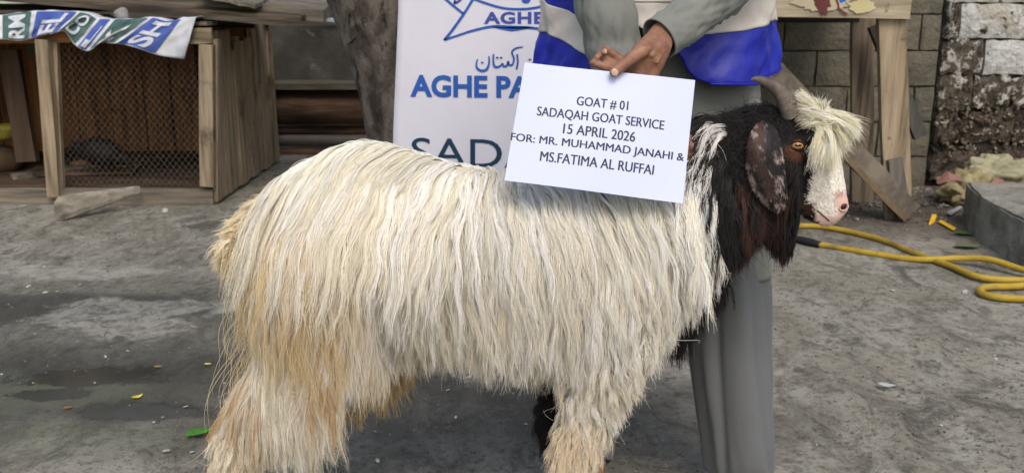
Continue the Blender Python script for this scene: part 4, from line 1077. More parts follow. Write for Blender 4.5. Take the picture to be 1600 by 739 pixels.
def long_coat():
    rng = np.random.default_rng(11); K = 16
    wgt = np.where(TR == 1, 1.0, 0)*NEAR*np.where(TV < 330, 1.5, 1.0); wgt[(TCEN[:,1] > YG+.03) & (TU > 840) & (TV > 590)] *= .0
    wgt[(TCEN[:,1] > YG+.02) & (TV > 560)] *= .4
    gr, gn = sample(wgt, 5200, rng)
    u, v = pixg(gr); fld = smooth_field(gr, 5, 1); fine = smooth_field(gr, 16, 3)
    # length by place: the locks run from the back to the fringe
    ln = np.interp(v, [205,300,400,470,530,580,640], [.30,.27,.19,.15,.115,.085,.06])
    hq = np.interp(v, [205,300,400,500,560,620,660], [.27,.29,.27,.22,.16,.10,.06])
    ln = np.where(u < 600, hq, ln)
    ln = np.where((u > 500) & (u < 640) & (v > 440), np.interp(v, [440,520,600], [.20,.15,.09]), ln)
    ln = np.where((u > 850) & (v > 560), .065, ln)
    ln = np.where((u > 930) & (v > 380) & (v <= 560), np.interp(v, [380,560], [.17,.085]), ln)
    ln = np.where((u < 450) & (v > 500), np.interp(v, [500,640], [.12,.06]), ln)
    ln = np.where((u > 420) & (u < 500) & (v > 440) & (v < 610), .19, ln); ln = np.where((u > 505) & (u < 640) & (v > 520), np.interp(u, [505,640], [.10,.06]), ln); ln = np.where(u < 430, ln*.8, ln)
    ln *= rng.uniform(.72,1.12,len(u))
    fx = np.interp(u, [330,420,520,640,800,930,1030,1100], [.05,.05,-.04,-.03,.05,.16,.20,.16])
    fx = np.where(v > 600, fx*.5, fx); fx = np.where((u < 470) & (v > 350) & (v < 540), .10, fx); fx = np.where((u < 430) & (v >= 540) & (v < 640), -.25, fx)
    fx = np.where((u > 985) & (v > 370) & (v < 600), -.28, fx); ln = np.where((u > 985) & (v > 290) & (v < 600), np.minimum(ln, np.interp(v, [290,370,450], [.15,.10,.085])), ln)
    fx = fx + np.clip((300-v)/60, 0, 1)*np.interp(u, [400,480,700,900,1050], [-.1,-.55,-.9,-.4,-.1])
    fx = fx + fld[:,0]*.55 + fine[:,0]*.30
    ysg = np.where(gn[:,1] < .05, -1, 1)
    flow = np.stack([fx, ysg*np.where(v < 300, .8, .05), -np.where(v < 290, .45, .85)*np.ones_like(fx)], 1); flow /= np.linalg.norm(flow, axis=1)[:,None]
    off = rng.uniform(.004,.030,len(u)); off = np.where(v > 600, off*.6, off); off = np.where(v < 270, off*.45+.002, off)
    gp = guides(gr, gn, ln, flow, K, rng, grav=.17, lift=.16, off=off, wave=.0065, wlen=.12, coh=fine[:,1])
    cr, cn = sample(wgt, 165000, rng)
    pts, gi = children(gp, gr, cr, K, rng, clump=.52, frizz=.0065, lenvar=(.6,1.0), cpow=.85, fly=.07, sub=14, subc=.45)
    cu, cv = pixg(cr)
    # colours: hanks differ; amber towards the hind quarters and the tips
    n = len(cr); t = np.linspace(0, 1, K)[None,:,None]
    gt = rng.random(len(gr)); nz = smooth_field(gr, 6, 9)[:,0]; nz2 = smooth_field(gr, 22, 4)[:,1]
    base = np.where((gt < .5)[:,None], LINC(CRM), LINC(WHT)); base = base*(1+.14*nz2)[:,None]
    base = base[gi]*rng.uniform(.86,1.06,n)[:,None]
    top = np.clip((300-cv)/120, 0, 1)[:,None]; base = base*(1-top) + base*np.array([.93,.94,.87])*top
    hind = np.interp(cu, [330,420,560,660,800,900,1100], [.55,.8,.9,.45,.18,.14,.06])*np.interp(cv, [210,300,380,520,620,700], [.10,.40,.95,1.15,.95,.6])
    rump = np.clip(1-np.hypot((cu-425)/75, (cv-330)/90), 0, 1)*.9
    a = np.clip(hind*(.75+1.7*nz[gi]+.5*rng.normal(0,.3,n)) + rump, 0, 1)*np.clip(.45+1.6*(nz2[gi]+.25), .1, 1.3)
    a = np.clip(a, 0, 1)[:,None,None]*np.clip(.25+t*1.15, 0, 1)
    fringe = np.clip((cv-500)/80, 0, 1)*(cu > 620)*(cv < 620)
    a = np.clip(a + (fringe*.45)[:,None,None]*t**2*rng.uniform(.2,1,n)[:,None,None], 0, 1)
    tan = np.where((rng.random(n) < .3)[:,None], LINC(DTAN), LINC(TAN))[:,None,:]
    cols = base[:,None,:]*(1-a) + tan*a
    cg, cgn = sample(((TU > 395) & (TU < 520) & (TV > 430) & (TV < 575) & (TCEN[:,1] < YG)).astype(float), 480, rng); nn_ = len(cg); uu, vv = pixg(cg); sm = smooth_field(cg, 14, 8)
    fl = np.stack([np.interp(uu, [395,480,520], [-.02,.0,.02])+sm[:,0]*.35, np.zeros(nn_), -np.ones(nn_)], 1)
    cgp = guides(cg, cgn, np.clip((770-vv)/900, .12, .34)*rng.uniform(.7,1.02,nn_), fl, K, rng, grav=.25, lift=.12, off=rng.uniform(.008,.034,nn_), wave=.006, wlen=.11, coh=sm[:,1])
    c2, _ = sample(((TU > 395) & (TU < 520) & (TV > 430) & (TV < 575) & (TCEN[:,1] < YG)).astype(float), 15000, rng)
    p2, g2 = children(cgp, cg, c2, K, rng, clump=.74, frizz=.006, lenvar=(.6,1.0), fly=.08, sub=12, subc=.5)
    a2 = np.clip(.35+1.3*sm[:,2]+rng.uniform(-.25,.4,nn_), 0, 1)[g2][:,None,None]*np.clip(.35+t*.8, 0, 1)
    k2 = LINC(CRM)*rng.uniform(.84,1.04,len(c2))[:,None,None]*(1-a2) + LINC((186,150,102))*a2
    pts = np.concatenate([pts, p2]); cols = np.concatenate([cols, k2]); n = len(pts)
    strands('long_coat', pts, cols, taper(n, K, .00035, rng), FUR, goat)
long_coat()

def leg_fur():
    rng = np.random.default_rng(5); K = 8
    wgt = np.where(TR == 4, 1.0, 0)
    gr, gn = sample(wgt, 900, rng); u, v = pixg(gr); n = len(u)
    ln = np.interp(v, [640,690,740,900], [.085,.065,.06,.03])*rng.uniform(.6,1.2,n)
    back = np.where(u < 500, -.55, -.35)
    flow = np.stack([back*rng.uniform(.2,1.2,n), rng.normal(0,.15,n), -np.ones(n)], 1); flow /= np.linalg.norm(flow, axis=1)[:,None]
    gp = guides(gr, gn, ln, flow, K, rng, grav=.2, lift=.55, off=rng.uniform(.004,.016,n), wave=.003, wlen=.04)
    cr, cn = sample(wgt, 22000, rng); pts, gi = children(gp, gr, cr, K, rng, clump=.42, frizz=.006, sub=10, subc=.5)
    m = len(cr); cu, cv = pixg(cr); far = (cr[:,1] > YG+.03) & (cu > 780)
    t = np.linspace(0,1,K)[None,:,None]; nz = smooth_field(gr, 10, 5)[:,0][gi]
    a = np.clip(.05+.8*nz, 0, .38)[:,None,None]*np.clip(.3+t,0,1)
    cols = LINC((232,222,204))*rng.uniform(.85,1.05,m)[:,None,None]*(1-a) + LINC((208,174,124))*a
    cols = np.where(far[:,None,None], LINC(BLK)*np.ones_like(cols), cols)
    strands('leg_hair', pts, cols, taper(m, K, .0004, rng), FUR, goat)
leg_fur()

def black_leg():
    rng = np.random.default_rng(15); K = 8
    wgt = ((TCEN[:,1] > YG+.03) & (TU > 840) & (TU < 960) & (TV > 590) & (TV < 660)).astype(float)
    gr, gn = sample(wgt, 300, rng); n = len(gr)
    flow = np.stack([-.35*np.ones(n), np.zeros(n), -np.ones(n)], 1)
    gp = guides(gr, gn, rng.uniform(.03,.05,n), flow, K, rng, grav=.25, lift=.3, off=rng.uniform(.004,.016,n), wave=.003)
    cr, cn = sample(wgt, 4000, rng); pts, gi = children(gp, gr, cr, K, rng, clump=.7)
    strands('far_leg_hair', pts, np.ones((len(cr), K, 1))*LINC((24,20,20)), taper(len(cr), K, .0006, rng), FURB, goat)
black_leg()

def far_tuft():
    """tan hank hanging in front of the far thigh"""
    rng = np.random.default_rng(25); K = 10
    wgt = ((TCEN[:,1] > YG+.02) & (TU > 500) & (TU < 615) & (TV > 500) & (TV < 600)).astype(float)
    gr, gn = sample(wgt, 260, rng); n = len(gr)
    flow = np.stack([.35+.25*rng.normal(0,1,n), np.zeros(n), -np.ones(n)], 1)
    gp = guides(gr, gn, rng.uniform(.09,.16,n), flow, K, rng, grav=.2, lift=.3, off=rng.uniform(.004,.02,n), wave=.005)
    cr, cn = sample(wgt, 6000, rng); pts, gi = children(gp, gr, cr, K, rng, clump=.75)
    m = len(cr); t = np.linspace(0,1,K)[None,:,None]; a = rng.uniform(.3,1,m)[:,None,None]*(.4+.6*t)
    strands('far_thigh_hair', pts, LINC((226,204,166))*(1-a)+LINC((178,148,104))*a, taper(m, K, .0006, rng), FUR, goat)
far_tuft()

def tail():
    rng = np.random.default_rng(6); K = 10
    wgt = np.where((TR == 5), 1.0, 0)
    gr, gn = sample(wgt, 520, rng); u, v = pixg(gr); n = len(u)
    flow = np.stack([-1.0+.35*rng.normal(0,1,n)*.6, rng.normal(0,.3,n), -.50+.3*rng.normal(0,1,n)], 1); flow /= np.linalg.norm(flow, axis=1)[:,None]
    gp = guides(gr, gn, rng.uniform(.04,.062,n)+np.where(v > 365, .015, 0), flow, K, rng, grav=.17, lift=.5, off=rng.uniform(.004,.02,n), wave=.003, wlen=.06)
    cr, cn = sample(wgt, 9500, rng); pts, gi = children(gp, gr, cr, K, rng, clump=.6, frizz=.005)
    m = len(cr); t = np.linspace(0,1,K)[None,:,None]; a = np.clip(rng.uniform(0,.7,len(gr))[gi]+.1, 0, 1)[:,None,None]*(.3+.7*t)
    strands('tail_hair', pts, LINC((236,226,200))*(1-a)+LINC(TAN)*a, taper(m, K, .0006, rng), FUR, goat)
    # thin wisps hanging behind the thigh
    K = 14; n = 110; u0 = rng.uniform(396,440,n); v0 = rng.uniform(380,560,n)
    r = np.array([W(a, b, rng.uniform(-.08,0)) for a, b in zip(u0, v0)])
    d = np.stack([-rng.uniform(.1,.75,n), np.zeros(n), -np.ones(n)], 1); d /= np.linalg.norm(d, axis=1)[:,None]; L = rng.uniform(.08,.17,n)[:,None,None]; t = np.linspace(0,1,K)[None,:,None]
    ph = rng.random(n)[:,None,None]*6.28
    pts = r[:,None,:] + d[:,None,:]*t*L + np.array([1,0,0])*np.sin(t*6+ph)*.010*t + np.array([0,0,-1])*t**2*L*.4 + np.array([-1,0,0])*np.sin(t*3.1)*.02
    strands('thigh_wisps', pts, np.ones((n, K, 1))*LINC((214,196,162)), taper(n, K, .00035, rng), FUR, goat)
tail()

def neck():
    rng = np.random.default_rng(8); K = 12
    wgt = np.where(TR == 2, 1.0, 0)*NEAR; wgt = wgt*((TV < 560))
    gr, gn = sample(wgt, 1500, rng); u, v = pixg(gr); n = len(u)
    top = np.clip((215-v)/50, 0, 1)
    ln = .085+.03*rng.random(n); ln = np.where(v > 290, .12+.05*rng.random(n), ln); ln = np.where((u > 1160) & (v > 240), .07, ln); ln = np.where((u>1195)&(v>270), .095, ln); ln = np.where((u > 1140) & (v > 170) & (v < 300), .030, ln); ln = np.where((u > 1120) & (v > 285), np.interp(u, [1120,1180,1230], [.06,.08,.11])+.03*rng.random(n), ln); ln = np.where((u < 1150) & (v > 330), np.minimum(ln, .06), ln)
    fx = np.where(v < 260, -.55, -.18)+.25*rng.normal(0,1,n)*.6; fx = np.where((u > 1180) & (v > 260), .06, fx); fx = fx - top*.9
    ysg = np.where(gn[:,1] < .05, -1, 1)
    flow = np.stack([fx, ysg*.3*top, -np.ones(n)+.75*top], 1); flow /= np.linalg.norm(flow, axis=1)[:,None]
    gp = guides(gr, gn, ln, flow, K, rng, grav=.22, lift=.45, off=np.where((u > 1140) & (v < 300), rng.uniform(.002,.008,n), rng.uniform(.004,.026,n)), wave=.003, wlen=.09)
    cr, cn = sample(wgt, 46000, rng); pts, gi = children(gp, gr, cr, K, rng, clump=.5, frizz=.007, sub=10, subc=.4, fly=.1)
    m = len(cr); t = np.linspace(0,1,K)[None,:,None]; r1 = rng.random(len(gr)); gu, gv = u, v
    gc = np.tile(LINC((22,19,21)), (len(gr),1))
    brn = (gu > 1130) & (gu < 1235) & (gv > 275) & (gu > 1150) & (r1 < .42); gc[brn] = LINC((58,33,25))
    wh = (gu < 1122) & (gu > 1074) & (gv > 222) & (gv < 300) & (r1 < .62); gc[wh] = LINC((222,218,214))
    wh2 = (np.hypot(gu-1133, gv-203) < 9) & (r1 < .6); gc[wh2] = LINC((190,186,184))
    cols = gc[gi][:,None,:]*rng.uniform(.8,1.3,m)[:,None,None]*(1+.5*t)
    strands('neck_hair', pts, np.clip(cols, 0, .85), taper(m, K, .00036, rng), FURB, goat)
    # beard
    K = 12; wgt = ((TU > 1188) & (TU < 1250) & (TV > 292) & (TV < 372) & (TR >= 2)).astype(float)
    gr, gn = sample(wgt, 320, rng); n = len(gr); u, v = pixg(gr)
    keep_len = np.interp(u, [1192,1235,1262], [.10,.125,.06])*rng.uniform(.7,1.1,n)
    flow = np.stack([np.interp(u, [1190,1262], [.1,-.2]), np.zeros(n), -np.ones(n)], 1)
    gp = guides(gr, gn, keep_len, flow, K, rng, grav=.3, lift=.15, off=rng.uniform(.003,.012,n), wave=.003, wlen=.07)
    cr, cn = sample(wgt, 7000, rng); pts, gi = children(gp, gr, cr, K, rng, clump=.72, frizz=.003)
    br = (rng.random(n) < .3) & (u < 1240); gc = np.where(br[:,None], LINC((54,32,25)), LINC((18,16,18)))
    strands('beard', pts, gc[gi][:,None,:]*rng.uniform(.8,1.3,len(cr))[:,None,None]*np.ones((1,K,1)), taper(len(cr), K, .0005, rng), FURB, goat)
    # black hair of the breast beyond the white shoulder
    wgt = ((TU > 1040) & (TV > 385) & (TV < 520) & (TCEN[:,1] > YG-.02) & (TR <= 2)).astype(float)
    gr, gn = sample(wgt, 420, rng); n = len(gr)
    flow = np.stack([.25+.2*rng.normal(0,1,n), .1*np.ones(n), -np.ones(n)], 1)
    gp = guides(gr, gn, rng.uniform(.09,.15,n), flow, K, rng, grav=.25, lift=.4, off=rng.uniform(.006,.03,n), wave=.004, wlen=.08)
    cr, cn = sample(wgt, 7000, rng); pts, gi = children(gp, gr, cr, K, rng, clump=.78, frizz=.005)
    strands('breast_hair', pts, np.ones((len(cr), K, 1))*LINC((26,21,22)), taper(len(cr), K, .00055, rng), FURB, goat)
neck()

def face():
    rng = np.random.default_rng(9); K = 4
    wgt = np.where(TR == 3, 1.0, 0)*((TU < 1318) | (TV < 300))*(np.hypot((TU-1246)/12, (TV-227)/9) > 1)
    # bare nose and mouth
    wgt = wgt*(1-((TU > 1308) & (TV > 309)))*(1-.9*((TV > 334)))
    cr, cn = sample(wgt, 24000, rng); n = len(cr); u, v = pixg(cr)
    ax = np.array(W(1306,325)-W(1225,205)); ax /= np.linalg.norm(ax)
    back = -ax; sw = np.stack([-.4*np.ones(n), np.zeros(n), -.6*np.ones(n)], 1); k = np.clip((1275-u)/30, 0, 1)[:,None]
    d = back*(1-k)+sw*k; d = d - cn*np.sum(d*cn, 1)[:,None]; d /= np.linalg.norm(d, axis=1)[:,None]+1e-9
    d = d + cn*rng.uniform(.08,.35,n)[:,None] + rng.normal(0,.14,(n,3))
    L = np.interp(u, [1222,1262,1300], [.016,.009,.0038])*rng.uniform(.6,1.2,n)
    L = np.where((v > 255) & (v < 300) & (u > 1262) & (u < 1300), L*1.7, L)
    t = np.linspace(0,1,K)[None,:,None]
    pts = cr[:,None,:] + d[:,None,:]*t*L[:,None,None] + cn[:,None,:]*(-.12)*t**2*L[:,None,None]
    cols = np.array([lin(head_colour(a+rng.normal(0,2.5), b+rng.normal(0,2.5))) for a, b in zip(u, v)])
    cols = cols*rng.uniform(.75,1.15,n)[:,None]
    strands('face_hair', pts, np.repeat(cols[:,None,:], K, 1), taper(n, K, .00034, rng), FURB, goat)
    # forelock
    K = 13; n = 700; A = rng.random(n)
    ang = rng.uniform(0, 2*math.pi, n)
    c = np.array([W(1282+rng.normal(0,9), 181+rng.normal(0,9), 0) for _ in range(n)]); c[:,1] = YG + rng.normal(0,.018,n)
    for i in range(n):
        q, nn, _, _ = BT.find_nearest(c[i]); c[i] = np.array(q)*.6 + c[i]*.4
    kind = rng.choice(7, n, p=[.20,.22,.16,.16,.12,.09,.05])
    tgt = {0:(1338,205,16,14), 1:(1272,250,14,18), 2:(1250,176,10,26), 3:(1298,258,14,14), 4:(1251,148,8,10), 5:(1318,226,16,14), 6:(1284,156,14,8)}
    ends = np.zeros((n,3)); midl = np.zeros((n,3))
    for i in range(n):
        a = tgt[kind[i]]; uu, vv = a[0]+rng.normal(0,a[2]*.5), a[1]+rng.normal(0,a[3]*.5)
        dy = rng.normal(0,.012) - (.042 if kind[i] in (1,2,3) else .02)*(1 if rng.random() < .72 else -1)
        e = P(uu, vv, YG+dy); ends[i] = e; m_ = (Vector(c[i])+e)/2; m_ += Vector((.008 if kind[i] in (0,3) else 0, -.012 if dy < 0 else .012, .016 if kind[i] in (0,) else .006)); midl[i] = m_
    t = np.linspace(0,1,K)[None,:,None]
    gp = (1-t)**2*c[:,None,:] + 2*t*(1-t)*midl[:,None,:] + t*t*ends[:,None,:]
    rep = 20; N = n*rep; gi = np.repeat(np.arange(n), rep); g = gp[gi]; off = rng.normal(0,.0042,(N,3))[:,None,:]; lv = rng.uniform(.7,1.0,N)[:,None,None]
    pts = g[:,0:1] + (g-g[:,0:1])*lv + off*(1-.72*np.sin(t*2.6)*.9) + rng.normal(0,.0042,(N,3))[:,None,:]*t**2 + np.array([0,0,-1.0])*(.008*t**2*rng.random(N)[:,None,None])
    tone = np.where(rng.random(n) < .75, 1, 0)[gi][:,None,None]
    cols = tone*LINC((240,237,222)) + (1-tone)*LINC((232,222,188)); cols = cols*rng.uniform(.85,1.05,N)[:,None,None]*np.ones((1,K,1))
    strands('forelock', pts, cols, taper(N, K, .00030, rng), FUR, goat)
face()

# ---- eye, nostril, mouth
def side_hit(u, v):
    d = (P(u, v, YG)-Vector((0,0,H))).normalized(); return BT.ray_cast(Vector((0,0,H)), d)[0] or P(u, v, YG)
EYE = side_hit(1246, 227)
def eyes():
    irisc = mat('amber_iris', [(196,136,66),(168,108,48)], 60, .25, spec=.6, world=True)
    pup = mat('pupil', [(8,8,10)], rough=.1, spec=.8); lid = mat('eyelid', [(44,28,24)], rough=.5)
    cor = bpy.data.materials.new('cornea'); cor.use_nodes = True; b = cor.node_tree.nodes['Principled BSDF']; b.inputs['Transmission Weight'].default_value = 1; b.inputs['Roughness'].default_value = .02; b.inputs['IOR'].default_value = 1.2
    for sg in (-1, 1):
        c0 = Vector((EYE.x, YG+sg*.2, EYE.z))
        hit = BT.ray_cast(c0, Vector((0,-sg,0)))[0]
        c = Vector((c0.x, hit.y - sg*.0045, c0.z))
        bm = bmesh.new(); bmesh.ops.create_uvsphere(bm, u_segments=24, v_segments=16, radius=.0122, matrix=Matrix.Translation(c) @ Matrix.Diagonal((1.05,.85,.9,1)))
        e = link('eye', bm_mesh(bm, 'eye'), irisc, smooth=True); par(e, goat)
        # horizontal pupil
        bm = bmesh.new(); bmesh.ops.create_uvsphere(bm, u_segments=16, v_segments=10, radius=1, matrix=Matrix.Translation(c+Vector((0,sg*.0082,.0003))) @ Matrix.Diagonal((.0066,.0030,.0032,1)))
        sub(link('pupil', bm_mesh(bm, 'pupil'), pup, smooth=True), e)
        ring = []
        for k in range(25):
            a = 2*math.pi*k/24; dx, dz = .0122*math.cos(a), .0076*math.sin(a)*(1.0 if math.sin(a) > 0 else .85)
            ring.append(c+Vector((dx*1.02-.001, sg*(.0078-.5*(dx*dx)/.0125*.6), dz+dx*-.12)))
        sub(tube('eyelid', ring, .0026, lid, None, n=8, sub=2, closed_ends=False), e)
    # nostrils and mouth line
    dark = mat('nostril_dark', [(58,28,28)], rough=.4); pinkm = mat('nose_skin', [(200,160,150),(212,176,164)], 60, .45, .3, 150)
    for sg in (-1, 1):
        for nm, uu, vv, ru, rv, m, dd in (('nostril', 1318, 323, .0065, .0050, dark, .001),):
            c0 = side_hit(uu, vv); c0 = Vector((c0.x, YG+sg*.2, c0.z)); h = BT.ray_cast(c0, Vector((0,-sg,0)))[0] or Vector((c0.x, YG+sg*.015, c0.z))
            bm = bmesh.new(); bmesh.ops.create_uvsphere(bm, u_segments=16, v_segments=10, radius=1, matrix=Matrix.Translation(Vector((h.x, h.y, h.z))) @ Matrix.Rotation(-.6,4,'Y') @ Matrix.Diagonal((ru,.003,rv,1)))
            nb = par(link(nm, bm_mesh(bm, nm), m, smooth=True), goat)
            ring = [Vector((h.x,h.y+sg*.0015,h.z))+ (Matrix.Rotation(-.6,3,'Y') @ Vector((ru*1.25*math.cos(a), 0, rv*1.35*math.sin(a)))) for a in np.linspace(0, 6.0, 22)]
            sub(tube('nostril_rim', ring, .0017, pinkm, None, n=6, sub=2), nb)
        pts = []
        for uu, vv in ((1319,349),(1308,352),(1296,345),(1284,335),(1277,329)):
            c0 = side_hit(uu, vv); c0 = Vector((c0.x, YG+sg*.2, c0.z)); h = BT.ray_cast(c0, Vector((0,-sg,0)))[0]
            if h: pts.append(Vector((h.x, h.y, h.z)))
        if len(pts) > 2: tube('mouth_line', pts, .0014, mat('mouth_dark', [(96,58,54)], rough=.5), goat, n=6, sub=3)
eyes()

def horn():
    m = mat('ridged_horn', [(62,56,53),(102,93,86),(130,120,110)], 14, .55, .5, 60, stretch=(1,1,1), spots=[((60,52,50),30,.58,.1)], bdist=.004)
    def one(sg):
        base = [(1236,184,-.0,.0225),(1231,163,.002,.0205),(1222,147,.004,.0175),(1209,135,.005,.0140),(1194,127,.005,.0098),(1181,124,.004,.0062),(1173,125,.003,.0020)]
        y0 = -.022 if sg < 0 else .022
        cs = [P(u, v, YG + y0 + sg*dy) for u, v, dy, r in base]; rs = [b[3]*.84 for b in base]
        N = 90; n = 20
        def path(t):
            x = t*(len(cs)-1); i = min(int(x), len(cs)-2); f = x-i
            p = [cs[max(0,min(len(cs)-1,i+k))] for k in (-1,0,1,2)]
            return .5*((2*p[1])+(p[2]-p[0])*f+(2*p[0]-5*p[1]+4*p[2]-p[3])*f*f+(3*p[1]-p[0]-3*p[2]+p[3])*f**3), rs[i]*(1-f)+rs[i+1]*f
        def f(s, t):
            c, r = path(t); d = (path(min(1,t+.02))[0]-path(max(0,t-.02))[0]).normalized(); sd = Vector((0,1,0)); q = d.cross(sd).normalized(); a = 2*math.pi*s
            rg = 1+.035*max(0, math.sin(t*62))*(1-t)+.03*noise.noise((t*20, math.cos(a)*2, math.sin(a)*2))
            return c+(sd*math.cos(a)*.85+q*math.sin(a))*r*rg
        me = grid_mesh(f, n, N, closed=True)
        par(link('horn', me, m, smooth=True), goat)
    one(-1); one(1)
horn()

def ear():
    # outline of the near ear
    out = [(1190,187),(1205,191),(1216,206),(1222,228),(1226,255),(1229,285),(1231,310),(1228,325),(1216,330),(1203,324),(1190,312),(1178,296),(1169,275),(1165,252),(1166,230),(1172,208),(1180,193)]
    axis_t = [(1192,188),(1193,205),(1195,225),(1197,245),(1200,265),(1203,285),(1208,303),(1214,318),(1218,329)]
    def edges(v):
        L = [p for p in out]; xs = []
        for i in range(len(L)):
            a, b = L[i], L[(i+1) % len(L)]
            if (a[1]-v)*(b[1]-v) <= 0 and a[1] != b[1]: xs.append(a[0]+(b[0]-a[0])*(v-a[1])/(b[1]-a[1]))
        return min(xs), max(xs)
    nu, nv = 28, 48
    m = bpy.data.materials.new('ear_leather'); m.use_nodes = True; nt = m.node_tree; b = nt.nodes['Principled BSDF']; L = nt.links.new
    b.inputs['Roughness'].default_value = .62; b.inputs['Specular IOR Level'].default_value = .35
    at = _n(nt, 'ShaderNodeAttribute', attribute_name='coat'); no = _n(nt, 'ShaderNodeTexNoise'); no.inputs['Scale'].default_value = 90; no.inputs['Detail'].default_value = 8
    g = _n(nt, 'ShaderNodeNewGeometry'); L(g.outputs['Position'], no.inputs['Vector']); mx = _n(nt, 'ShaderNodeMix', data_type='RGBA', blend_type='OVERLAY'); mx.inputs[0].default_value = .55
    L(at.outputs['Color'], mx.inputs[6]); L(no.outputs['Color'], mx.inputs[7]); L(at.outputs['Color'], b.inputs['Base Color'])
    bp = _n(nt, 'ShaderNodeBump'); bp.inputs['Strength'].default_value = .6; bp.inputs['Distance'].default_value = .003; L(no.outputs[0], bp.inputs['Height']); L(bp.outputs[0], b.inputs['Normal'])
    def one(sg):
        def f(s, t):
            v = 187.5+(329.5-187.5)*t; a, c_ = edges(v); u = a+(c_-a)*s
            y = -.078 - .024*math.sin(math.pi*min(1,t*1.1))**.8 - .012*t + .016*(2*s-1)**2 - .010*(1-t)*(0) + .004*noise.noise((s*3, t*4, 2))
            if t < .12: y += (.12-t)*.22
            p = P(u, v, YG+y); return Vector((p.x, YG + (y if sg < 0 else -y), p.z))
        me = grid_mesh(f, nu, nv)
        bm = bmesh.new(); bm.from_mesh(me); bmesh.ops.recalc_face_normals(bm, faces=bm.faces[:]); bmesh.ops.solidify(bm, geom=bm.faces[:], thickness=.005); bm.to_mesh(me); bm.free()
        ca = me.color_attributes.new('coat', 'FLOAT_COLOR', 'POINT'); cols = []
        for vt in me.vertices:
            u, v = pix(vt.co, YG-abs(vt.co.y-YG)); a, c_ = edges(min(329, max(188, v))); s = (u-a)/(c_-a+1e-6); t = (v-188)/142
            n1 = noise.noise(Vector((u*.05, v*.022, 0))); n2 = noise.noise(Vector((u*.11, v*.11, 7))); n3 = noise.noise(Vector((u*.3, v*.3, 2)))
            br = np.clip(1.0-abs(s-(.20+.30*t))*3.6+n1*1.0, 0, 1)
            c = np.array(lin((30,24,26)))*(1-br)+np.array(lin((72,54,46)))*br
            edge = max(0, 1-s*5)*np.clip((t-.38)*5, 0, 1)*np.clip((1.0-t)*6, 0, 1); low = np.clip((t-.72)*5,0,1)*.6
            k = np.clip(edge*1.5+low+n2*1.2+n3*.9-.55 + (.9 if abs(u-1217)<7 and (abs(v-245)<9 or abs(v-288)<14) else 0) + (.8 if math.hypot(u-1180,v-206)<9 else 0), 0, 1)*.85
            c = c*(1-k)+np.array(lin((198,180,174)))*k; cols += [*c, 1]
        ca.data.foreach_set('color', cols)
        o = link('ear', me, m, smooth=True); par(o, goat); return me
    me = one(-1); one(1)
    # short hair on the near ear
    rng = np.random.default_rng(2); co, tr = mesh_arrays(me); a, b_, c_ = co[tr[:,0]], co[tr[:,1]], co[tr[:,2]]; nn = np.cross(b_-a, c_-a); ar = np.linalg.norm(nn, axis=1); nn /= ar[:,None]
    # make normals face away from the head
    idx = rng.choice(len(tr), 5000, p=ar/ar.sum()); r1, r2 = np.sqrt(rng.random(5000)), rng.random(5000)
    p = a[idx]*(1-r1)[:,None]+b_[idx]*(r1*(1-r2))[:,None]+c_[idx]*(r1*r2)[:,None]; n_ = nn[idx]
    cc = np.empty(len(me.vertices)*4, np.float32); me.color_attributes['coat'].data.foreach_get('color', cc); cc = cc.reshape(-1,4)[:,:3]; col = cc[tr[idx,0]]
    d = np.array([-.1,0,-1.0])+rng.normal(0,.25,(5000,3)); d = d+n_*.3; d /= np.linalg.norm(d, axis=1)[:,None]; t = np.linspace(0,1,3)[None,:,None]
    strands('ear_hair', p[:,None,:]+d[:,None,:]*t*rng.uniform(.003,.007,5000)[:,None,None], np.repeat((col*rng.uniform(.8,1.3,5000)[:,None])[:,None,:],3,1), taper(5000,3,.0003,rng), FURB, goat)
ear()
def hooves():
    m = mat('hoof_horn', [(50,44,40),(84,74,64)], 30, .5)
    for u, dy in ((392,-.089),(480,.09),(886,-.075),(900,.08)):
        c = gz0(u, dy)
        for k in (-1, 1):
            me = organic('hoof', [[(c+Vector((-.006,k*.012,.042)), .013), (c+Vector((.0,k*.013,.012)), (.020,.0125,.012)), (c+Vector((.02,k*.011,.010)), (.014,.010,.010))]], .004, 2)
            par(link('hoof', me, m, smooth=True), goat)
hooves()

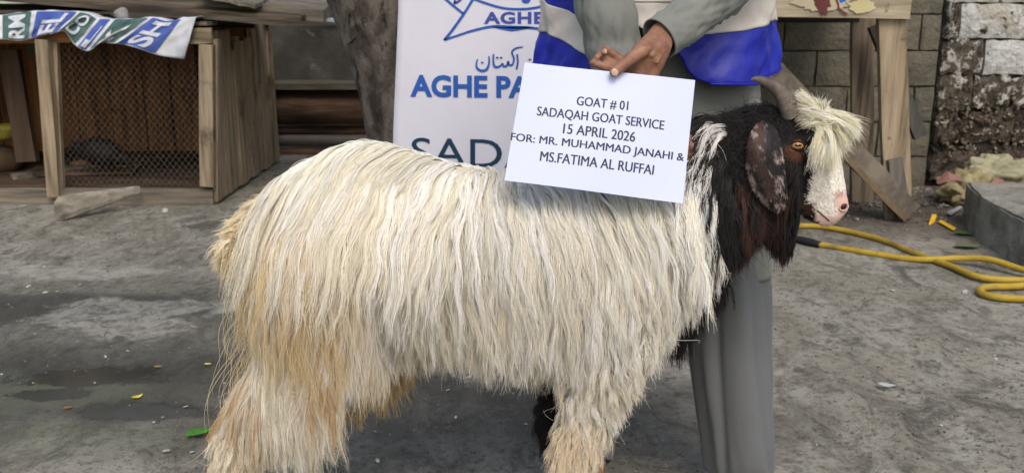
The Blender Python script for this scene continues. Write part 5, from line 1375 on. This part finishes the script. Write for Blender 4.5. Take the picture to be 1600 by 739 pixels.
# ================================================================== MAN
man = thing('person', 'person in grey green tunic and blue vest standing behind the goat holding a white sheet', 'person', (P(1030,300,2.08).x, 2.06, 0))
KAM = mat('grey_green_cotton', [(102,105,102),(112,115,112),(121,124,120)], 3, .9, .25, 220, sheen=.15, bdist=.002)
TRO = mat('slate_cotton', [(92,95,99),(102,105,109)], 2.5, .85, .2, 240, sheen=.1, bdist=.002)
BLUE = mat('royal_blue_polyester', [(15,26,146),(24,38,168)], 5, .46, .3, 90, spec=.4, bdist=.004)
BAND = mat('reflective_band', [(196,190,186),(210,204,200)], 9, .5, .25, 120, spec=.4, bdist=.002)
SKN = mat('brown_skin', [(116,80,64),(142,103,84),(156,118,98)], 22, .55, .55, 130, spec=.35, spots=[((104,66,54),14,.58,.1)], bdist=.0035)
def ring_loft(path, rad, nseg=64, nlen=60, fold=None, closed_end=False):
    """path: points; rad: (a,b) half widths across X / depth; fold(theta, t)->relative change"""
    pts = [Vector(p) for p in path]; L = len(pts)
    def at(t):
        x = t*(L-1); i = min(int(x), L-2); f = x-i
        p = [pts[max(0,min(L-1,i+k))] for k in (-1,0,1,2)]
        c = .5*((2*p[1])+(p[2]-p[0])*f+(2*p[0]-5*p[1]+4*p[2]-p[3])*f*f+(3*p[1]-p[0]-3*p[2]+p[3])*f**3)
        ff = f*f*(3-2*f)
        return c, rad[i][0]*(1-ff)+rad[i+1][0]*ff, rad[i][1]*(1-ff)+rad[i+1][1]*ff
    fr = []; prev = None
    for j in range(nlen+1):
        t = j/nlen; c, a, b = at(t); d = (at(min(1,t+.02))[0]-at(max(0,t-.02))[0]).normalized()
        ref = Vector((1,0,0)) if prev is None else prev
        s = (ref-d*ref.dot(d))
        if s.length < .2: s = Vector((0,0,1))-d*d.z
        s.normalize(); prev = s; fr.append((c, a, b, s, s.cross(d)))
    def f(s_, t):
        c, a, b, s, q = fr[int(round(t*nlen))]; th = 2*math.pi*s_
        k = 1+(fold(th, t) if fold else 0)
        return c + s*math.cos(th)*a*k + q*math.sin(th)*b*k
    return f, nseg, nlen
def cloth_tube(name, path, rad, m, parent, fold=None, nseg=64, nlen=60, thick=.0025):
    f, a, b = ring_loft(path, rad, nseg, nlen, fold)
    o = link(name, grid_mesh(f, a, b, closed=True, thick=thick), m, smooth=True); par(o, parent); return o
NN = lambda a, b, c, s=1.0: noise.noise(Vector((a*s, b*s, c*s)))

def man_body():
    L = []; A = L.append
    q = P
    X0 = P(1030,200,2.08).x
    def V(x, y, z): return Vector((x, y, z))
    hz = .92
    # legs inside the trousers
    for hx, kx, fx_, ky, fy in ((1100,1135,1157,2.03,1.985),(975,935,922,2.08,2.02)):
        hip = P(hx,150,2.08); knee = P(kx,460,ky); an = P(fx_,735,fy); an.z = .09
        A([(hip, .085), (knee, .058)]); A([(knee, .057), (an, .038)])
        A([(an+V(0,0,-.02), .036), (V(an.x, an.y-.02, .035), .034)]); A([(V(an.x, an.y+.02, .035), .034), (V(an.x-.01, an.y-.13, .028), (.042,.03,.022))]); A([(V(an.x-.01, an.y-.13, .028), (.042,.03,.022)), (V(an.x-.012, an.y-.19, .022), (.036,.02,.014))])
    A([(P(1100,150,2.08), .09), (P(985,150,2.08), .09), (V(X0,2.08,1.05), (.15,.10,.06))])
    A([(V(X0,2.08,1.0), (.145,.095,.08)), (V(X0,2.07,1.25), (.15,.10,.1)), (V(X0,2.07,1.4), (.16,.09,.06))])
    sh = (V(X0-.185,2.06,1.44), V(X0+.185,2.06,1.44))
    A([(sh[0], .052), (sh[1], .052), (V(X0,2.07,1.38), (.15,.1,.06))]); A([(V(X0,2.06,1.45), .06), (V(X0,2.03,1.60), .052)])
    # head
    A([(V(X0,2.02,1.70), (.075,.092,.10)), (V(X0,1.99,1.63), (.055,.07,.05))]); A([(V(X0,1.955,1.585), (.03,.03,.022)), (V(X0,1.99,1.63), (.055,.065,.045))])
    A([(V(X0,1.935,1.685), (.010,.012,.012)), (V(X0,1.915,1.652), (.015,.014,.011))])
    A([(V(X0-.02,1.93,1.618), .009), (V(X0+.02,1.93,1.618), .009)])
    for s in (-1, 1): A([(V(X0+s*.077,2.03,1.69), (.008,.016,.028)), (V(X0+s*.074,2.02,1.66), (.007,.012,.014))])
    # upper arm, forearm: the man's left arm (right in the picture) comes down to the sheet
    el = P(1205,-105,1.93); wr = P(1034,55,1.735)
    A([(sh[1], .05), (el, .043)]); A([(el, .036), (P(1110,0,1.82), .026), ]); A([(P(1110,0,1.82), .026), (wr, .0235)])
    el2 = P(958,90,1.88); wr2 = P(1022,205,1.735)
    A([(sh[0], .05), (el2, .043)]); A([(el2, .040), (wr2, .026)])
    # ---- hand pinching the sheet
    hy = 1.685
    h = lambda u, v, y: P(u, v, y)
    A([(wr, (.024,.018,.022)), (h(1012,84,1.69), (.022,.015,.022)), (h(1020,100,1.695), (.020,.013,.020)), (h(1035,74,1.705), .016)])
    A([(h(1000,80,1.672), .0145), (wr, .020)])
    A([(h(1030,80,1.70), .016), (h(1018,118,1.695), .0125), (h(998,112,1.69), .0115)])         # palm heel and little-finger side
    A([(h(1012,92,1.69), .014), (h(984,108,1.69), .0105), (h(1010,124,1.695), .011)])
    A([(h(1003,80,1.668), .0125), (h(985,92,1.655), .0112)]); A([(h(985,92,1.655), .0112), (h(973,102,1.647), .0098)]); A([(h(973,102,1.647), .0100), (h(960,113,1.641), (.0092,.0078,.0088))])   # thumb
    A([(h(994,104,1.69), .0098), (h(966,92,1.70), .0086)]); A([(h(966,90,1.70), .0074), (h(947,77,1.697), .0066)]); A([(h(947,77,1.697), .0066), (h(943,82,1.685), .0058)])        # index, bent
    A([(h(996,110,1.695), .0098), (h(958,100,1.70), .0086)]); A([(h(957,100,1.70), .0070), (h(938,84,1.70), .0064)]); A([(h(938,84,1.70), .0064), (h(933,90,1.69), .0056)])      # middle
    A([(h(998,118,1.695), .0095), (h(956,108,1.695), .0084)]); A([(h(956,108,1.695), .0084), (h(926,99,1.69), .0064)])                                                # ring
    A([(h(1002,124,1.70), .0085), (h(966,124,1.70), .0074)]); A([(h(966,124,1.70), .0074), (h(946,120,1.695), .0062)])                                                # little
    for va in ([(1036,58,1.712),(1024,70,1.688),(1010,80,1.664)],[(1042,64,1.708),(1036,82,1.690),(1026,98,1.680)],[(1032,62,1.705),(1026,76,1.683),(1018,88,1.675)]):
        for p_, q_ in zip(va[:-1], va[1:]): A([(h(*p_), .0032), (h(*q_), .0032)])
    # ---- other hand behind the sheet's right edge
    A([(wr2, .022), (h(1045,222,1.70), (.022,.014,.024)), (h(1056,240,1.695), (.018,.013,.022))])
    for k, (u, v) in enumerate(((1074,216),(1078,229),(1077,242),(1070,254))):
        A([(h(1054,222+k*9,1.695), .0098), (h(u,v,1.685), .0088)]); A([(h(u,v,1.685), .0088), (h(u-12,v+3,1.668), .0078)])
    A([(h(1045,215,1.69), .011), (h(1058,206,1.672), .0092)])
    me = organic('body', L, .0024, 3, .5)
    par(link('body', me, SKN, smooth=True), man)
    nail = mat('thumb_nail', [(196,168,150)], rough=.35, spec=.5)
    bt = BVHTree.FromPolygons([tuple(v.co) for v in me.vertices], [tuple(p.vertices) for p in me.polygons])
    def nails(u, v, y, a, b, rot):
        o = P(u, v, y-.06); d = (P(u,v,y)-Vector((0,0,H))).normalized(); hit, n_, _, _ = bt.ray_cast(Vector((0,0,H)), d)
        if hit is None: return
        rm = n_.to_track_quat('Z', 'Y').to_matrix().to_4x4()
        bm = bmesh.new(); bmesh.ops.create_uvsphere(bm, u_segments=16, v_segments=10, radius=1, matrix=Matrix.Translation(hit-n_*.0006) @ rm @ Matrix.Rotation(rot,4,'Z') @ Matrix.Diagonal((a,b,.0012,1)))
        par(link('nail', bm_mesh(bm, 'nail'), nail, smooth=True), man)
    nails(960.5,113.5,1.63,.0058,.0066,.7); nails(947,81,1.69,.0035,.0042,.2); nails(938,86,1.69,.0035,.0042,.2)
    # face and hair
    eye = mat('eye_white', [(226,222,216)], rough=.3); dk = mat('dark_hair', [(20,17,15),(34,28,25)], 40, .6, .6, 120)
    for s in (-1, 1):
        for nm, r, y, m in (('eye', .0115, 1.945, eye), ('iris', .006, 1.937, dk)):
            bm = bmesh.new(); bmesh.ops.create_uvsphere(bm, u_segments=16, v_segments=10, radius=r, matrix=Matrix.Translation((X0+s*.031, y+.002, 1.695)))
            par(link(nm, bm_mesh(bm, nm), m, smooth=True), man)
    hm = organic('hair', [[(V(X0,2.04,1.745), (.082,.095,.07))], [(V(X0,2.07,1.69), (.078,.06,.07))]], .008, 3); par(link('hair', hm, dk, smooth=True), man)
    bd = organic('beard', [[(V(X0,1.965,1.592), (.045,.035,.03)), (V(X0,1.99,1.62), (.062,.05,.02))]], .006, 3); par(link('beard', bd, dk, smooth=True), man)
man_body()

def clothes():
    # tunic: trunk and skirt
    X = lambda u, v, y: P(u, v, y).x
    def fold(th, t):
        k = max(0, t-.25)
        return .045*k*math.sin(5*th+1+2*t)+.05*k*math.sin(9*th+.7+NN(t*2,0,1)*3)+.018*NN(math.cos(th)*2, math.sin(th)*2, t*7)+.02*NN(math.cos(th)*5, math.sin(th)*5, t*3)
    c = [P(1030,-330,2.07), P(1030,-180,2.07), P(1030,-40,2.07), P(1030,60,2.08), P(1034,150,2.08), P(1050,300,2.085), P(1062,434,2.085)]
    c[0].z = 1.50
    cloth_tube('tunic', c, [(.09,.07),(.205,.12),(.20,.125),(.205,.13),(.208,.14),(.205,.145),(.208,.15)], KAM, man, fold, 110, 90)
    hm = None
    # sleeves
    def sfold(seed, amp=1.0):
        def f(th, t):
            e = math.exp(-((t-.5)/.13)**2)
            return amp*min(1,(1-t)*9)*(-.30*abs(NN(th*1.2+seed, t*9+th*1.5, seed))-.16*abs(NN(th*2+seed*3, t*18-th*2, seed))+.05*NN(math.cos(th)*1.6+seed, math.sin(th)*1.6, t*6)+.09*e*math.sin(t*60+2*math.cos(th+seed))*.6+.03*math.sin(3*th+t*8+seed)+.018*NN(math.cos(th)*3, math.sin(th)*3+seed, t*20))
        return f
    shl = Vector((P(1030,200,2.08).x+.165, 2.06, 1.43)); shr = Vector((P(1030,200,2.08).x-.165, 2.06, 1.43))
    cloth_tube('sleeve', [shl, P(1222,-270,1.98), P(1206,-125,1.925), P(1140,-34,1.855), P(1084,20,1.785), P(1030,61,1.735)],
               [(.075,.075),(.078,.078),(.070,.066),(.056,.055),(.042,.042),(.037,.034)], KAM, man, sfold(1), 72, 100)
    cloth_tube('sleeve', [shr, P(890,-210,2.0), P(940,-10,1.90), P(966,105,1.86), P(998,165,1.78), P(1020,200,1.745)],
               [(.075,.075),(.066,.07),(.055,.055),(.052,.050),(.046,.042),(.036,.032)], KAM, man, sfold(4,.8), 72, 100)
    # trousers
    def tf(seed):
        def f(th, t):
            cr_ = sum(-a_*math.exp(-(((th-c_-d_*t+math.pi) % (2*math.pi)-math.pi)/w_)**2) for a_, c_, d_, w_ in ((.13,1.2,.5,.16),(.10,2.1,-.4,.13),(.13,-1.35,.55,.16),(.09,-2.0,-.3,.13),(.06,-.9,.9,.10)))*min(1,t*2)
            return cr_-.20*abs(NN(math.cos(th)*1.3+seed, math.sin(th)*1.3, t*1.1))-.03*abs(NN(math.cos(th)*3+seed, math.sin(th)*3, t*5))+.05*math.sin(2*th+seed+3*t)*min(1,t*2)+.05*math.sin(3*th+seed*2-2*t)+.03*NN(math.cos(th)*2+seed, math.sin(th)*2, t*4)+.03*max(0,t-.8)*5*NN(math.cos(th)*2, math.sin(th)*2+seed, t*22)
        return f
    e1 = P(1157,739,1.985); e1.z = .075
    cloth_tube('trouser_leg', [P(1080,120,2.09), P(1112,300,2.06), P(1136,440,2.035), P(1143,560,2.01), P(1154,680,1.99), e1], [(.11,.11),(.10,.10),(.094,.09),(.088,.085),(.084,.082),(.082,.08)], TRO, man, tf(.6), 84, 80)
    e2 = P(918,745,2.03); e2.z = .075
    cloth_tube('trouser_leg', [P(985,120,2.09), P(965,300,2.10), P(942,440,2.10), P(930,560,2.08), P(922,680,2.05), e2], [(.11,.11),(.095,.10),(.086,.088),(.076,.08),(.066,.07),(.062,.066)], TRO, man, tf(2.3), 84, 80)
    shoe = mat('dark_sandal', [(38,32,28)], rough=.6)
    for fx_, fy in ((1157,1.985),(922,2.02)):
        an = P(fx_,735,fy)
        me = organic('sandal', [[(Vector((an.x, fy+.03, .012)), (.04,.03,.012)), (Vector((an.x-.012, fy-.17, .012)), (.045,.04,.012))], [(Vector((an.x-.05, fy-.1, .03)), .012), (Vector((an.x-.01, fy-.1, .062)), .012), (Vector((an.x+.03, fy-.1, .03)), .012)]], .006, 2)
        par(link('sandal', me, shoe, smooth=True), man)
    # ---- vest, cut as two panels wrapped round the trunk
    Yc = 2.075; A_, B_ = .243, .175; xc = P(1029,60,2.05).x
    def vest_pt(th, v, seed, lift=0.0):
        """th: angle from the front (negative = picture left); v: height as photo row at the vest's depth"""
        yy = Yc - B_*math.cos(th)
        z = P(0, v, yy).z
        r = 1+.03*math.sin(th*7+seed+v*.02)+.05*NN(th*2.2, v*.012, seed)+.035*NN(th*6+v*.02, v*.03, seed+5)-.05*abs(NN(th*3.0, v*.008+th*.6, seed+8))-.02*abs(NN(th*5, v*.03-th*2.5, seed+3))
        flare = 1+max(0,v-20)*.00035
        d = Vector((math.sin(th)*A_*r*flare, -math.cos(th)*B_*r*flare, 0)); n = Vector((math.sin(th)/A_, -math.cos(th)/B_, 0)).normalized()
        return Vector((xc, Yc, z)) + d + n*(.004+lift)
    dg = math.radians
    ang = lambda u: math.asin(max(-1, min(1, (u-1029)/180)))
    fr = lambda v: np.interp(v, [-420,0,35,62,92,110,122,130], [ang(965),ang(955),ang(972),ang(1018),ang(1048),ang(1056),ang(1066),ang(1086)])
    fl = lambda v: np.interp(v, [-420,0,60,130], [ang(985),ang(960),ang(955),ang(950)])
    def bott(s): return 131 - 26*min(1,max(0,(s-.18)/.30))
    def right(s, t, lift=0.0, v=None):
        vb = bott(s); vv = -420+(vb+420)*t if v is None else v
        if v is None and s < .12 and t > .97: pass
        a = float(fr(vv)); th = a+(math.pi-a)*s
        return vest_pt(th, vv, 1.0, lift)
    def left(s, t, lift=0.0, v=None):
        vv = -420+(140+420)*t if v is None else v
        a = float(fl(vv)); th = a+(-math.pi-a)*s
        return vest_pt(th, vv, 4.0, lift)
    vest = man
    vr_ = link('vest_panel', grid_mesh(lambda s, t: right(s, t), 110, 200, thick=.003), BLUE, smooth=True); par(vr_, man)
    vl = link('vest_panel', grid_mesh(lambda s, t: left(s, t), 110, 200, thick=.003), BLUE, smooth=True); par(vl, man)
    # bands; on the left the panel is pulled, so its band hangs steep
    def vR(u): return np.interp(u, [1060,1125,1207], [54,48,32])
    def band_r(s, t):
        vv0 = 30; a = float(fr(vv0)); th = a+(math.pi-a)*s; u = 1029+180*math.sin(min(th, math.pi/2)); lo = float(vR(u)); v = lo-54+54*t
        a = float(fr(v)); th = a+(math.pi-a)*s
        return vest_pt(th, v, 1.0, .003)
    def band_l(s, t):
        a = -dg(24); th = a+(-math.pi-a)*s; u = 1029+180*math.sin(max(th, -math.pi/2)); lo = np.interp(u, [855,935,975], [50,98,118]); v = float(lo)-50+50*t
        return vest_pt(th, v, 4.0, .003)
    sub(link('reflective_band', grid_mesh(band_r, 110, 16, thick=.001), BAND, smooth=True), vr_)
    sub(link('reflective_band', grid_mesh(band_l, 110, 16, thick=.001), BAND, smooth=True), vl)
    sub(link('reflective_band', grid_mesh(lambda s, t: vest_pt(ang(956)+(ang(1050)-ang(956))*s, -42+46*t, 1.0, .003), 20, 16, thick=.001), BAND, smooth=True), vr_)
    # piping along the lower edge
    pts = [right(s, 1, .001) for s in np.linspace(0,.6,40)]
    sub(tube('piping', pts, .0028, mat('blue_piping', [(22,24,150)], rough=.5), None, n=8, sub=2), vr_)
clothes()

# ------------------------------------------------------------------ the sheet of paper
def paper():
    tl, tr, br, bl = P(820,98,1.655), P(1086,126,1.655), P(1067,318,1.585), P(788,282,1.585)
    root = thing('paper_sign', 'white sheet of paper with printed lines held in front of the goat', 'sign', tuple((tl+tr+br+bl)/4))
    n = ((tr-tl).cross(bl-tl)).normalized(); n = n if n.y < 0 else -n
    def S(s, t, lift=0.0): 
        a = tl.lerp(tr, s); b = bl.lerp(br, s); c = a.lerp(b, t)
        return c + n*(lift + .004*math.sin(s*3.1)*math.sin(t*2.5) - .002*math.sin(s*6+t*3))
    # inverse map from photo pixel to (s,t): projective quad -> iterate
    def inv(u, v):
        s = t = .5
        for _ in range(12):
            p = S(s, t); a, b = pix(p); e = 1e-3
            pa = pix(S(s+e, t)); pb = pix(S(s, t+e)); J = np.array([[(pa[0]-a)/e, (pb[0]-a)/e], [(pa[1]-b)/e, (pb[1]-b)/e]])
            ds = np.linalg.solve(J, [u-a, v-b]); s += ds[0]; t += ds[1]
        return s, t
    pm = mat('white_paper', [(196,204,236),(200,208,240)], 3, .6, .05, 200)
    par(link('sheet', grid_mesh(lambda s, t: S(s, t), 24, 16, thick=.0004), pm), root)
    ink = mat('printed_ink', [(48,52,70)], rough=.6)
    def line(body, L, Rr, h, sp=1.0):
        """L, Rr: photo positions of the middle of the line's left and right ends; h: letter height"""
        d = Vector((Rr[0]-L[0], Rr[1]-L[1])).normalized(); q = Vector((-d.y, d.x))
        c = [inv(*(Vector(p)+q*k*h/2)) for p, k in ((L,1),(Rr,1),(Rr,-1),(L,-1))]   # bl br tr tl
        def fn(s, t):
            a = (1-s)*(1-t); b = s*(1-t); e = s*t; g = (1-s)*t
            return S(a*c[0][0]+b*c[1][0]+e*c[2][0]+g*c[3][0], a*c[0][1]+b*c[1][1]+e*c[2][1]+g*c[3][1], .0008)
        text_on('lettering', body, fn, ink, root, 0.0, sp, heavy=.0008)
    line('GOAT # 01', (901,158.5), (981,166.5), 15.5)
    line('SADAQAH GOAT SERVICE', (839,175), (1037,197.5), 17)
    line('15 APRIL 2026', (880,201), (992,214.5), 15.5)
    line('FOR: MR. MUHAMMAD JANAHI &', (798,215.5), (1068,248), 16)
    line('MS.FATIMA AL RUFFAI', (844,244), (1021,266), 15.5)
paper()
